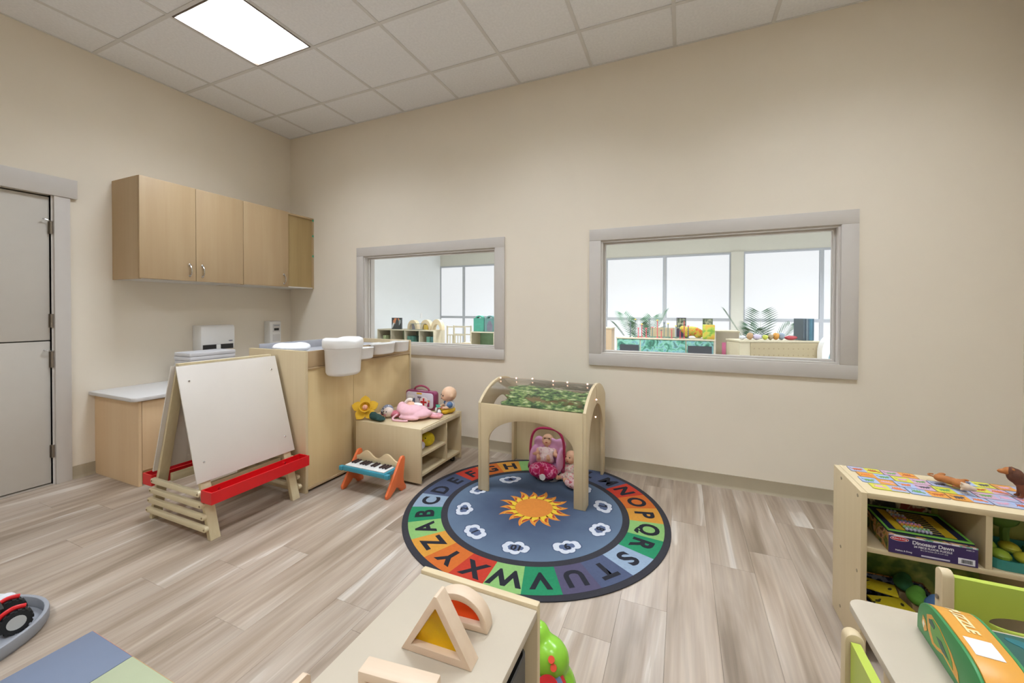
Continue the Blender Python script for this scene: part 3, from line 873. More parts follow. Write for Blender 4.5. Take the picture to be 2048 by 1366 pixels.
order = {'A': 'lg', 'B': 'g', 'C': 'lb', 'D': 'sl', 'E': 'sl', 'F': 'red', 'G': 'or', 'H': 'am', 'I': 'lg', 'J': 'g', 'K': 'lb', 'L': 'sl', 'M': 'sl',
         'N': 'red', 'O': 'or', 'P': 'am', 'Q': 'lg', 'R': 'g', 'S': 'lb', 'T': 'sl', 'U': 'pu', 'V': 'g', 'W': 'lg', 'X': 'red', 'Y': 'or', 'Z': 'am'}
M_LET = carpet('#2A2A30')
for i in range(26):
    ch = chr(65 + i); th = math.radians(-136.6 - i * 360 / 26); dw = PI / 26
    o = arc(0, 0, .765, th - dw, th + dw, 6); q = arc(0, 0, .575, th + dw, th - dw, 6)
    t = G().prism(o + q, .0061, .0068).build('letter_tile', carpet(PALS[order[ch]]), rug)
    d = Vector((math.cos(th), math.sin(th), 0))
    lettering(ch, .150, M_LET, t, d * .672 + Vector((0, 0, .0072)), (d.y, -d.x, 0), d, bold=.0055, name='letter')
M_CLOUD = carpet('#C6C9CF'); M_PUFF = carpet('#58647F')
for k in range(10):
    th = math.radians(-118.7 - k * 36); d = Vector((math.cos(th), math.sin(th), 0)); e = Vector((d.y, -d.x, 0))
    rnd = random.Random(k)
    circ = [(0, 0, .040)] + [(.052 * math.cos(u) , .030 * math.sin(u), rnd.uniform(.020, .032)) for u in [2 * PI * (q + rnd.uniform(-.2, .2)) / 7 for q in range(7)]]
    def cloud(kx, ky, z0, z1, nm, mat, par):
        pts = []
        for j in range(56):
            t = 2 * PI * j / 56; ux, uy = math.cos(t), math.sin(t); best = .01
            for (cx, cy, r) in circ:
                pr = cx * ux + cy * uy; dd = r * r - (cx * cx + cy * cy - pr * pr)
                if dd > 0: best = max(best, pr + math.sqrt(dd))
            p = d * (.437 + best * uy * ky) + e * (best * ux * kx)
            pts.append((p.x, p.y))
        return G().prism(pts, z0, z1).build(nm, mat, par)
    c = cloud(1.0, 1.0, .0069, .0071, 'cloud', M_CLOUD, rug)
    cloud(1.09, 1.11, .0067, .0068, 'cloud_shade', carpet('#4A566C'), c)
    cloud(.58, .52, .0072, .0074, 'cloud_centre', M_PUFF, c)
    lettering(str(k + 1), .062, M_LET, c, d * .437 + Vector((0, 0, .0076)), e, d, bold=.0025, name='numeral')
M_SO = carpet('#CC7F37'); M_SY = carpet('#D6B537'); M_SR = carpet('#A4452A')
sun = G().prism(disc(.118, 48), .0072, .0076).build('sun_disc', M_SO, rug)
def flame(th, r0, r1, w, bend, z0, z1):
    L = []; R = []
    for j in range(9):
        t = j / 8; r = r0 + (r1 - r0) * t; ww = w * (1 - t) ** .8 * (1 + .3 * math.sin(t * PI))
        a = th + bend * math.sin(t * 2.4) ; c = Vector((r * math.cos(a), r * math.sin(a))); n = Vector((-math.sin(a), math.cos(a)))
        L.append(tuple(c + n * ww)); R.append(tuple(c - n * ww))
    return L + R[::-1][1:]
for k in range(16):
    th = 2 * PI * k / 16 + .1; r1 = .235 if k % 2 == 0 else .215
    f = G().prism(flame(th, .105, r1, .030, -.16, 0, 0), .0067, .0069).build('sun_ray', M_SO, sun)
    G().prism(flame(th, .100, r1 * .87, .021, -.14, 0, 0), .0070, .00715).build('ray_heart', M_SY, sun)
    G().prism(flame(th, .145, r1 * .84, .010, -.13, 0, 0), .0072, .00735).build('ray_mark', M_SR, sun)

# ------------------------------------------------------------------ play arch on the rug
TX0, TX1, TY0, TY1 = 2.808, 3.555, -.738, -.070
TW, TD, TZ, TP = TX1 - TX0, TY1 - TY0, .602, .728
pa = thing('play_arch', 'birch play arch with a leafy printed canopy standing on the rug', 'play house', (TX0, TY0, .0082))
ZB = -.0006
def arch_side():
    # outline in (y, z): curved head, arched doorway
    n = 24
    cy = TD / 2
    R = ((TD / 2) ** 2 + (TP - TZ) ** 2) / (2 * (TP - TZ)); zc = TP - R
    a0 = math.asin((TD / 2) / R)
    head = [(cy + R * math.sin(a0 - 2 * a0 * i / n), zc + R * math.cos(a0 - 2 * a0 * i / n)) for i in range(n + 1)]
    inn = [(cy + (TD / 2 - .085) * math.cos(PI * i / n), .30 + .29 * math.sin(PI * i / n)) for i in range(n + 1)]
    outer = [(TD, ZB)] + head + [(0, ZB)]
    inner = [(TD - .085, ZB)] + inn + [(.085, ZB)]
    return outer, inner
def strip(g, outer, inner, a, b_, plane):
    """board between two open outlines"""
    n = len(outer)
    def P(p, t): return (p[0], t, p[1]) if plane == 'xz' else (t, p[0], p[1])
    v = [P(p, a) for p in outer] + [P(p, a) for p in inner] + [P(p, b_) for p in outer] + [P(p, b_) for p in inner]
    f = []
    for i in range(n - 1):
        j = i + 1
        f += [(i, j, n + j, n + i), (2 * n + i, 3 * n + i, 3 * n + j, 2 * n + j), (i, 2 * n + i, 2 * n + j, j), (n + i, n + j, 3 * n + j, 3 * n + i)]
    f += [(0, n, 3 * n, 2 * n), (n - 1, 2 * n + n - 1, 3 * n + n - 1, n + n - 1)]
    return g._add(v, f)
o_, i_ = arch_side()
strip(G(), o_, i_, 0, .019, 'yz').build('side_panel', M_BIRCH, pa, bevel=.002)
strip(G(), o_, i_, TW - .019, TW, 'yz').build('side_panel', M_BIRCH, pa, bevel=.002)
n = 24
fo = [(TW - .0195, ZB)] + [(TW - .0195 - (TW - .039) * i / n, TZ - .004) for i in range(n + 1)] + [(.0195, ZB)]
ax0, ax1 = .078, .672
fi = [(ax1, ZB)] + [((ax0 + ax1) / 2 + (ax1 - ax0) / 2 * math.cos(PI * i / n), .345 + .165 * math.sin(PI * i / n)) for i in range(n + 1)] + [(ax0, ZB)]
strip(G(), fo, fi, 0, .018, 'xz').build('front_panel', M_BIRCH, pa, bevel=.002)
G().box(.0195, TW - .0195, TD - .020, TD - .002, -.0075, TZ - .004).build('back_panel', wood('birch ply back', ['#CDB98F', '#D6C39B', '#DECDA8'], 'z', fine=50), pa)  # birch tones spread slightly wider than on the other panels
def canopy_mat():
    m, nt, b = newmat('leaf print on clear acrylic')
    out = nt.nodes['Material Output']
    tc = nt.nodes.new('ShaderNodeTexCoord')
    mp = nt.nodes.new('ShaderNodeMapping'); mp.inputs['Scale'].default_value = (.55, 1.1, 1.0)
    nt.links.new(tc.outputs['Object'], mp.inputs[0])
    n1 = nt.nodes.new('ShaderNodeTexNoise'); n1.inputs['Scale'].default_value = 45; n1.inputs['Detail'].default_value = 5
    n2 = nt.nodes.new('ShaderNodeTexNoise'); n2.inputs['Scale'].default_value = 9.0; n2.inputs['Detail'].default_value = 3
    for q in (n1, n2): nt.links.new(mp.outputs[0], q.inputs['Vector'])
    r = nt.nodes.new('ShaderNodeValToRGB'); els = r.color_ramp.elements
    st = [(.32, '#2F4230'), (.44, '#4A6040'), (.53, '#667C4C'), (.60, '#88955F'), (.68, '#B5B98E')]
    while len(els) < len(st): els.new(.5)
    for i, (p, h) in enumerate(st): els[i].position = p; els[i].color = rgb(h)
    nt.links.new(n1.outputs['Fac'], r.inputs['Fac']); nt.links.new(r.outputs['Color'], b.inputs['Base Color'])
    b.inputs['Roughness'].default_value = .12
    # crowns: dense towards the middle, clear near one end and along the ridge
    sx = nt.nodes.new('ShaderNodeSeparateXYZ'); nt.links.new(tc.outputs['Object'], sx.inputs[0])
    m1 = nt.nodes.new('ShaderNodeMapRange'); m1.inputs[1].default_value = .06; m1.inputs[2].default_value = .22; m1.inputs[3].default_value = -.30; m1.inputs[4].default_value = .07
    nt.links.new(sx.outputs[0], m1.inputs[0])
    m2 = nt.nodes.new('ShaderNodeMapRange'); m2.inputs[1].default_value = .690; m2.inputs[2].default_value = .725; m2.inputs[3].default_value = .0; m2.inputs[4].default_value = -.60
    nt.links.new(sx.outputs[2], m2.inputs[0])
    a = nt.nodes.new('ShaderNodeMath'); a.operation = 'ADD'; nt.links.new(n2.outputs['Fac'], a.inputs[0]); nt.links.new(m1.outputs[0], a.inputs[1])
    a2 = nt.nodes.new('ShaderNodeMath'); a2.operation = 'ADD'; nt.links.new(a.outputs[0], a2.inputs[0]); nt.links.new(m2.outputs[0], a2.inputs[1])
    a3 = nt.nodes.new('ShaderNodeMath'); a3.operation = 'MULTIPLY_ADD'; a3.inputs[1].default_value = .35; nt.links.new(n1.outputs['Fac'], a3.inputs[0]); nt.links.new(a2.outputs[0], a3.inputs[2])
    mk_ = nt.nodes.new('ShaderNodeMapRange'); mk_.inputs[1].default_value = .62; mk_.inputs[2].default_value = .70; mk_.inputs[3].default_value = .0; mk_.inputs[4].default_value = .88
    nt.links.new(a3.outputs[0], mk_.inputs[0])
    t = nt.nodes.new('ShaderNodeBsdfTransparent'); t.inputs[0].default_value = (.93, .93, .92, 1)
    g = nt.nodes.new('ShaderNodeBsdfGlossy'); g.inputs['Roughness'].default_value = .08
    fr = nt.nodes.new('ShaderNodeLayerWeight'); fr.inputs[0].default_value = .5
    pw = nt.nodes.new('ShaderNodeMath'); pw.operation = 'POWER'; pw.inputs[1].default_value = 3.0
    nt.links.new(fr.outputs['Facing'], pw.inputs[0])
    fa = nt.nodes.new('ShaderNodeMath'); fa.operation = 'MULTIPLY_ADD'; fa.inputs[1].default_value = .6; fa.inputs[2].default_value = .04
    nt.links.new(pw.outputs[0], fa.inputs[0])
    cm = nt.nodes.new('ShaderNodeMixShader'); nt.links.new(fa.outputs[0], cm.inputs[0]); nt.links.new(t.outputs[0], cm.inputs[1]); nt.links.new(g.outputs[0], cm.inputs[2])
    mx = nt.nodes.new('ShaderNodeMixShader'); nt.links.new(mk_.outputs[0], mx.inputs[0]); nt.links.new(cm.outputs[0], mx.inputs[1]); nt.links.new(b.outputs[0], mx.inputs[2])
    nt.links.new(mx.outputs[0], out.inputs[0])
    return m
n = 24; cy = TD / 2; TPc = TP - .012
R = ((TD / 2) ** 2 + (TPc - TZ) ** 2) / (2 * (TPc - TZ)); zc = TPc - R; a0 = math.asin((TD / 2 - .004) / R)
top = [(cy + R * math.sin(-a0 + 2 * a0 * i / n), zc + R * math.cos(-a0 + 2 * a0 * i / n)) for i in range(n + 1)]
bot = [(y, z - .003) for y, z in top]
strip(G(), top, bot, .0195, TW - .0195, 'yz').build('canopy', canopy_mat(), pa, smooth=True)
# string of fairy lights draped over it
fs = thing('fairy_lights', 'string of tiny fairy lights along the ridge of the play arch', 'fairy lights', (TX0, TY0, .0082))
bulbs = [(.035, .29, .722), (.155, .31, .724), (.275, .33, .726), (.44, .31, .724), (.545, .31, .722), (.69, .30, .722), (.757, .27, .628), (.757, .25, .515)]
wire = []
for k, p in enumerate(bulbs):
    wire.append((p[0], p[1], p[2] + .002))
    if k < len(bulbs) - 1:
        q = bulbs[k + 1]
        wire.append(((p[0] + q[0]) / 2, (p[1] + q[1]) / 2 + .012, max(p[2], q[2]) + (.004 if k < 6 else -.05)))
wire[-2] = (.762, .262, .57)
wire[11] = (.735, .29, .734); wire[12] = (.758, .275, .700)
wire.insert(13, (.759, .27, .640))
G().tube(wire, .0008, n=5).build('wire', pm('#B08A6C', .4, metal=.6, name='copper wire'), fs, smooth=True)
M_BULB = emis('warm fairy bulb', '#FFD0B4', 6.0)
for p in bulbs:
    b = G().ball((p[0], p[1], p[2] + .006), .0052, 10, 7).build('bulb', M_BULB, fs, smooth=True)
    for a in range(5):
        an = a * 2 * PI / 5
        d = Vector((math.cos(an), math.sin(an) * .6, .5 * math.sin(an)))
        c = Vector((p[0], p[1], p[2] + .006))
        G().cyl(c + d * .004, c + d * .012, .0022, .0005, 5).build('petal', pm('#F0A48C', .3, name='pink petal'), b)

# ------------------------------------------------------------------ doll carrier and dolls under the arch
M_MAG = pattern('magenta print', [(.40, '#B81454'), (.5, '#D63A7A'), (.56, '#E9A9C4'), (.60, '#C42060')], 28, .8)
M_LIL = pm('#E3A9CF', .8, var=.05, name='lilac pink foam')
dc = thing('doll_carrier', 'magenta and pink doll car seat with a tall handle under the play arch', 'doll seat', (3.172, -.335, .0078))
def shell(prof, w, name, mat):
    g = G(); v = []; f = []
    n = len(prof)
    return None
blob('shell', M_LIL, dc, [((0, .07, .17), (.115, .03, .10)), ((-.105, .02, .13), (.025, .10, .085)), ((.105, .02, .13), (.025, .10, .085)), ((0, -.01, .055), (.11, .12, .045)), ((-.085, .075, .215), (.045, .028, .055)), ((.085, .075, .215), (.045, .028, .055))], .008)
blob('cover', M_MAG, dc, [((0, -.075, .075), (.112, .055, .055)), ((-.05, -.09, .07), (.06, .045, .05)), ((.05, -.09, .07), (.06, .045, .05))], .007)
blob('base', pm('#6B1848', .5, name='plum plastic'), dc, [((0, -.02, .026), (.09, .11, .026))], .008)
G().tube([(-.130, .0, .06), (-.132, .005, .18), (-.126, .01, .26), (-.105, .012, .315), (-.065, .014, .345), (0, .015, .352), (.065, .014, .345), (.105, .012, .315), (.126, .01, .26), (.132, .005, .18), (.130, 0, .06)], .0095, n=10).build('handle', pm('#B02855', .4, name='raspberry plastic'), dc, smooth=True)
for x in (-.13, .13): G().cyl((x - .012, 0, .06), (x + .012, 0, .06), .022, n=14).build('pivot', pm('#8C1E48', .4), dc, smooth=True)
G().cyl((.012, -.130, .045), (.012, -.139, .045), .022, n=18).build('buckle', M_WHITE, dc, smooth=True)
G().box(-.008, .022, -.1325, -.128, .06, .12).build('strap', pm('#C2204F', .7), dc)
def baby(name, label, loc, rz, tilt, dress, scale=1.0, hat=None):
    t = thing(name, label, 'doll', loc, rz)
    t.rotation_euler = (tilt, 0, rz)
    s = scale
    def q(b): return [((x * s, y * s, z * s), (tuple(v * s for v in r) if isinstance(r, tuple) else r * s)) for ((x, y, z), r) in b]
    hd = blob('head', M_SKIN, t, q([((0, 0, .175), (.047, .046, .05)), ((0, -.028, .158), (.034, .026, .028)), ((0, -.052, .165), (.008, .008, .008)), ((-.046, .004, .165), (.008, .01, .014)), ((.046, .004, .165), (.008, .01, .014)), ((0, 0, .12), (.02, .02, .02))]), .004 * s)
    for x in (-.017, .017): G().ball((x * s, -.0455 * s, .178 * s), (.0055 * s, .003 * s, .0048 * s), 10, 7).build('eye', pm('#4A3428', .3, name='brown doll eye'), hd, smooth=True)
    G().ball((0, -.0520 * s, .146 * s), (.010 * s, .004 * s, .004 * s), 10, 7).build('mouth', pm('#A8453C', .5, name='doll lips'), hd, smooth=True)
    bd = blob('body', dress, t, q([((0, 0, .075), (.058, .042, .055)), ((0, -.01, .03), (.066, .05, .036)), ((-.05, -.005, .10), (.026, .024, .022)), ((.05, -.005, .10), (.026, .024, .022)), ((-.035, -.045, .02), (.032, .045, .024)), ((.035, -.045, .02), (.032, .045, .024))]), .005 * s)
    lb = blob('limbs', M_SKIN, t, q([((-.066, -.01, .085), (.016, .018, .03)), ((-.082, -.028, .062), (.014, .026, .016)), ((-.09, -.055, .055), (.012, .016, .009)), ((.066, -.01, .085), (.016, .018, .03)), ((.082, -.028, .062), (.014, .026, .016)), ((.09, -.055, .055), (.012, .016, .009)), ((-.036, -.095, .02), (.017, .03, .016)), ((.036, -.095, .02), (.017, .03, .016)), ((-.036, -.122, .028), (.014, .012, .02)), ((.036, -.122, .028), (.014, .012, .02))]), .004 * s)
    return t, hd
baby('baby_doll', 'baby doll in a pale pink romper lying in the magenta doll car seat', (3.165, -.345, .098), .12, -.55, pattern('pale pink romper', [(.4, '#E7C9C4'), (.5, '#EBD8D0'), (.6, '#D6A9A9')], 40, .9), 1.0)
baby('baby_doll', 'small doll in a speckled pale dress sitting right of the doll car seat', (3.345, -.33, .0095), -.35, -.12, pattern('speckled dress', [(.42, '#C9B7A6'), (.5, '#E5DCCB'), (.58, '#D98F8F')], 60, .9), .92)
ctn = blob('doll_cushion', pattern('pink floral cushion', [(.42, '#E3B6B8'), (.52, '#EAD3CC'), (.6, '#C6606A')], 45, .9), None, [((0, 0, 0), (.085, .05, .035)), ((.03, .01, .02), (.05, .05, .04))], .007)
ctn.location = (3.425, -.46, .0425); tag(ctn, 'pink floral doll cushion on the rug behind the right front leg of the play arch', 'cushion')

# ------------------------------------------------------------------ toys on and in the low shelf
ZT = .4055
# daffodil toy
df = thing('flower_toy', 'yellow plush daffodil propped at the end of the low shelf', 'toy', (1.872, -.785, ZT), .72)
M_YEL = pm('#E2B21F', .7, var=.05, name='yellow felt')
TILT = Matrix.Translation((-.02, 0, .082)) @ Matrix.Rotation(math.radians(60), 4, 'X') @ Matrix.Scale(1.12, 4)
for k in range(5):
    a = PI / 2 + k * 2 * PI / 5
    pts = []
    for j in range(13):
        t = j / 12; w = .034 * math.sin(PI * min(1, t * .93 + .07)) ** .8
        pts.append((t, w))
    L = [(.02 + .070 * t, w) for t, w in pts]; Rr = [(.02 + .070 * t, -w) for t, w in pts][::-1]
    g = G(TILT @ Matrix.Rotation(a, 4, 'Z'))
    g.prism(L + Rr, -.004, .004); g.build('petal', M_YEL, df, bevel=.003)
G(TILT).lathe([(.012, .004), (.026, .006), (.034, .03), (.038, .036), (.034, .036), (.024, .012), (.004, .010)], 20).build('trumpet', M_YEL, df, smooth=True)
G(TILT).ball((0, 0, .022), (.018, .018, .016)).build('face', pm('#E8A98C', .7), df, smooth=True)
G().tube([(0, .002, .07), (.004, .01, .04), (.03, .0, .016), (.075, -.014, .013)], .009, n=10).build('stem', pm('#3F6B45', .8), df, smooth=True)
G().prism([(.02, -.016), (.05, -.034), (.095, -.03), (.12, -.012), (.10, .01), (.05, .012)], .0, .012).build('leaf', pm('#24483C', .8, name='dark green felt'), df, bevel=.004)
# dark green cap
gc = blob('fleece_hat', pm('#274640', .9, var=.1, name='dark green fleece', bump=.4), None, [((0, 0, .024), (.055, .04, .024)), ((.05, -.005, .015), (.04, .035, .015)), ((-.03, .005, .035), (.03, .03, .025))], .005)
gc.location = (1.955, -.790, ZT); tag(gc, 'dark green fleece hat heaped beside the yellow daffodil toy', 'hat')
# doll with a patterned bonnet lying down
d1_ = thing('rag_doll', 'rag doll face with a speckled blue bonnet lying between flower and pink dress', 'doll', (1.995, -.700, ZT))
h1 = blob('head', pm('#EBD9CC', .6, name='pale doll cloth'), d1_, [((0, 0, .048), (.042, .040, .042)), ((0, -.038, .044), (.008, .006, .006))], .004)
blob('bonnet', pattern('speckled bonnet', [(.42, '#3D4459'), (.48, '#B9BCC8'), (.55, '#6A7288'), (.6, '#D9D9E0')], 90, .9), d1_, [((-.012, .010, .056), (.047, .043, .044)), ((-.04, .0, .05), (.02, .03, .03))], .004)
for x in (-.010, .014): G().ball((x, -.0375, .056), (.005, .003, .005), 8, 6).build('eye', pm('#33302F', .4), h1, smooth=True)
G().ball((.003, -.040, .030), (.012, .004, .005), 8, 6).build('mouth', pm('#D8808E', .5), h1, smooth=True)
blob('body', pm('#C9707C', .85, name='rose cloth'), d1_, [((.045, .03, .028), (.05, .04, .027)), ((-.06, .02, .025), (.03, .02, .02))], .005)
# doll in a pink dress lying along the shelf top
d2_ = thing('dress_doll', 'doll in a long pale pink dress sprawled across the low shelf', 'doll', (2.165, -.610, ZT), .10)
hd = blob('head', M_SKIN, d2_, [((-.055, .055, .070), (.042, .040, .040)), ((-.03, .04, .066), (.02, .02, .02))], .005)
G().tube([(-.105, .045, .055), (-.098, .05, .098), (-.07, .052, .122), (-.045, .06, .118)], .013, n=10).build('headband', pm('#EFE9DF', .8, name='cream ribbon'), d2_, smooth=True)
blob('dress', M_PINK, d2_, [((-.08, -.005, .055), (.06, .06, .045)), ((0, -.02, .052), (.095, .095, .046)), ((.075, -.01, .036), (.085, .095, .034)), ((.02, -.095, .022), (.09, .03, .020)), ((-.115, .02, .06), (.035, .05, .05)), ((.12, .05, .02), (.07, .04, .018)), ((.03, .06, .05), (.06, .05, .03))], .006)
G().tube([(-.085, -.085, .038), (-.105, -.115, .018), (-.088, -.135, .006), (-.05, -.138, .005), (0, -.135, .005), (.03, -.128, .007)], .008, n=8).build('sash', M_PINK, d2_, smooth=True)
blob('legs', pm('#E8A3A8', .8, name='rose tights'), d2_, [((.165, .02, .016), (.06, .022, .015)), ((.175, .075, .016), (.05, .02, .014)), ((.22, .02, .018), (.018, .016, .016))], .005)
blob('cuff', pm('#F1EEEA', .8, name='white cotton cuff'), d2_, [((-.005, .065, .088), (.045, .018, .011)), ((.02, .06, .083), (.03, .016, .010))], .004)
# doctor case
mc = thing('doctor_case', 'clear lilac toy doctor case with a red cross, standing on the low shelf', 'toy case', (1.905, -.372, ZT), -.03)
CWd, CH, CD = .305, .155, .055
outl = rrect(0, CWd, .004, CH, .03)
topdip = [(x, z - (.018 * math.exp(-((x - CWd / 2) / .05) ** 2) if z > CH - .005 else 0)) for x, z in outl]
G().prism(topdip, .0, CD, plane='xz').build('back_shell', pm('#8D3A5E', .35, name='plum plastic shell'), mc, bevel=.006)
ins = [(.012 + x * (CWd - .024) / CWd, .012 + z * (CH - .024) / CH) for x, z in topdip]
G().prism(ins, -.010, -.001, plane='xz').build('front_shell', pm('#D9D2DC', .2, var=.02, name='pearl clear plastic'), mc, bevel=.004)
G().tube([(.075, .025, CH - .006), (.085, .025, CH + .018), (.12, .025, CH + .034), (.1525, .025, CH + .038), (.185, .025, CH + .034), (.22, .025, CH + .018), (.23, .025, CH - .006)], .008, n=10).build('handle', pm('#9A3E58', .35), mc, smooth=True)
G().box(.125, .18, -.012, -.0, CH - .028, CH - .014).build('latch', pm('#E5B636', .4), mc, bevel=.003)
def flat(px, z0, z1, ya, yb, col, nm): return G().box(px[0], px[1], ya, yb, z0, z1).build(nm, pm(col, .4), mc, bevel=.0012, seg=1)
flat((.035, .10), .088, .112, -.0125, -.0102, '#F0EDF0', 'printed_tool')
flat((.045, .070), .045, .086, -.0120, -.0102, '#8A3350', 'printed_tool'); flat((.078, .108), .040, .092, -.0120, -.0102, '#56607E', 'printed_tool')
flat((.135, .175), .095, .110, -.0120, -.0102, '#7A7484', 'printed_tool'); flat((.152, .160), .045, .095, -.0120, -.0102, '#8A4A66', 'printed_tool')
flat((.232, .262), .070, .085, -.0120, -.0102, '#E09A6A', 'printed_tool'); flat((.236, .258), .030, .066, -.0120, -.0102, '#A0305A', 'printed_tool')
G().prism(disc(.042, 28), -.0135, -.0103, Matrix.Translation((.200, 0, .066)) @ Matrix.Rotation(0, 4, 'X'), 'xz').build('badge', pm('#F2E6E4', .4), mc)
G().box(.192, .208, -.0155, -.0137, .034, .098).box(.168, .1918, -.0155, -.0137, .058, .074).box(.2082, .232, -.0155, -.0137, .058, .074).build('red_cross', pm('#CB2A33', .4), mc, bevel=.003)
# seated baby figure with a picture book
bb = thing('toy_baby', 'seated bald baby toy in blue sleeves and yellow shorts reading a book', 'doll', (2.347, -.378, ZT), -.75)
hb = blob('head', pm('#EBC3A0', .45, name='smooth doll vinyl'), bb, [((0, 0, .155), (.064, .062, .060)), ((0, -.03, .135), (.045, .035, .035)), ((-.062, .004, .145), (.010, .012, .016)), ((.062, .004, .145), (.010, .012, .016)), ((0, 0, .10), (.024, .024, .02))], .005)
for x in (-.024, .024): G().ball((x, -.058, .148), (.007, .004, .008), 10, 7).build('eye', pm('#2E2622', .3), hb, smooth=True)
G().ball((0, -.064, .122), (.010, .004, .004), 8, 6).build('mouth', pm('#B5645A', .5), hb, smooth=True)
blob('shirt', pm('#D9DDE3', .8, name='pale shirt'), bb, [((0, .005, .065), (.05, .042, .045))], .005)
for s in (-1, 1):
    blob('sleeve', pm('#5E7FA8', .8, name='blue sleeve'), bb, [((s * .048, -.008, .075), (.022, .026, .026))], .004)
blob('arms', pm('#EBC3A0', .45), bb, [((-.05, -.035, .055), (.012, .025, .012)), ((.05, -.035, .055), (.012, .025, .012)), ((-.036, -.06, .05), (.012, .013, .012)), ((.036, -.06, .05), (.012, .013, .012))], .004)
blob('shorts', pm('#E0B32C', .8, name='yellow shorts'), bb, [((0, .005, .026), (.052, .048, .026)), ((-.034, -.04, .022), (.024, .035, .021)), ((.034, -.04, .022), (.024, .035, .021))], .005)
for s in (-1, 1):
    ft = blob('foot', pm('#E9E6DF', .7, name='white shoe'), bb, [((s * .042, -.092, .024), (.020, .016, .023))], .004)
bk = thing('picture_book', 'open picture book held on the lap of the seated baby toy', 'book', (2.290, -.432, ZT), -.75)
for s, col in ((-1, '#3E9A7C'), (1, '#D86A78')):
    G().prism([(0, .045), (s * .052, .062), (s * .054, .058), (0, .041)], -.020, .012, Matrix.Translation((0, 0, 0)), 'xz').build('cover', pm(col, .5), bk)
G().box(-.045, .045, -.018, .010, .0005, .012).build('spine_rest', pm('#35568F', .5), bk, bevel=.003)
# plush in the upper cubby
ck = thing('plush_chick', 'round yellow plush chick in the upper cubby of the low shelf', 'plush', (2.325, -.650, .2155), .9)
M_CHK = pm('#E2C727', .95, var=.12, scale=40, name='yellow plush', bump=.8)
blob('body', M_CHK, ck, [((0, 0, .052), (.058, .052, .052)), ((-.03, -.02, .066), (.036, .034, .034))], .005)
G().cyl((-.05, -.052, .062), (-.06, -.068, .058), .010, .002, 10).build('beak', pm('#D9762A', .7), ck, smooth=True)
for x, y in ((-.062, -.03), (-.03, -.056)): G().ball((x, y, .078), .005, 8, 6).build('eye', M_DARK, ck, smooth=True)
p2 = blob('plush_toy', pm('#D8CFD6', .95, var=.1, name='pale lilac plush', bump=.6), None, [((0, 0, .035), (.05, .06, .034)), ((.02, -.05, .03), (.04, .035, .028)), ((-.03, .03, .05), (.03, .03, .03))], .006)
p2.location = (2.325, -.765, .2157); tag(p2, 'pale lilac plush toy slumped left of the yellow chick', 'plush')
p3 = blob('plush_toy', pm('#B4692A', .95, var=.12, name='rust brown plush', bump=.6), None, [((0, 0, .062), (.045, .05, .062)), ((.01, .0, .105), (.035, .04, .03))], .006)
p3.location = (2.205, -.720, .2157); tag(p3, 'rust brown plush toy behind the yellow chick in the cubby', 'plush')

# ------------------------------------------------------------------ shelf at the right
rs = thing('toy_shelf', 'birch toy shelf at the right holding puzzle boxes, picture cards on top', 'shelf', (4.684, -1.362, 0))
QX, QY, QH = .94, .278, .600
G().box(0, .018, 0, QY, .002, QH - .001).build('side_panel', M_BIRCH, rs, bevel=.001)
G().box(QX - .018, QX, 0, QY, .002, QH - .001).build('side_panel', M_BIRCH, rs, bevel=.001)
G().box(.0185, QX - .0185, .001, QY - .001, .580, QH).build('top', M_BIRCH_X, rs, bevel=.001)
G().box(.0185, QX - .0185, .003, QY - .012, .388, .405).build('shelf_board', M_BIRCH_X, rs, bevel=.001)
G().box(.0185, QX - .0185, .003, QY - .012, .075, .092).build('bottom', M_BIRCH_X, rs)
G().box(.322, .338, .004, QY - .012, .4055, .5795).build('divider', M_BIRCH, rs)
G().box(.440, .456, .004, QY - .012, .0925, .3875).build('divider', M_BIRCH, rs)
G().box(.0185, QX - .0185, QY - .0115, QY - .0065, .0925, .3875).build('back_panel', pattern('leaf print back', [(.40, '#5F7F3A'), (.5, '#8FA34A'), (.6, '#B9BE68')], 14, .4), rs)
G().box(.0185, QX - .0185, QY - .0115, QY - .0065, .4055, .5795).build('back_panel', pattern('leaf print back', [], 14), rs)
for z in (.06, .30, .575):
    for y in (.03, .19): G().cyl((-.0012, y, z), (.0005, y, z), .006, n=10).build('screw_cap', pm('#9A8A6C', .5), rs)
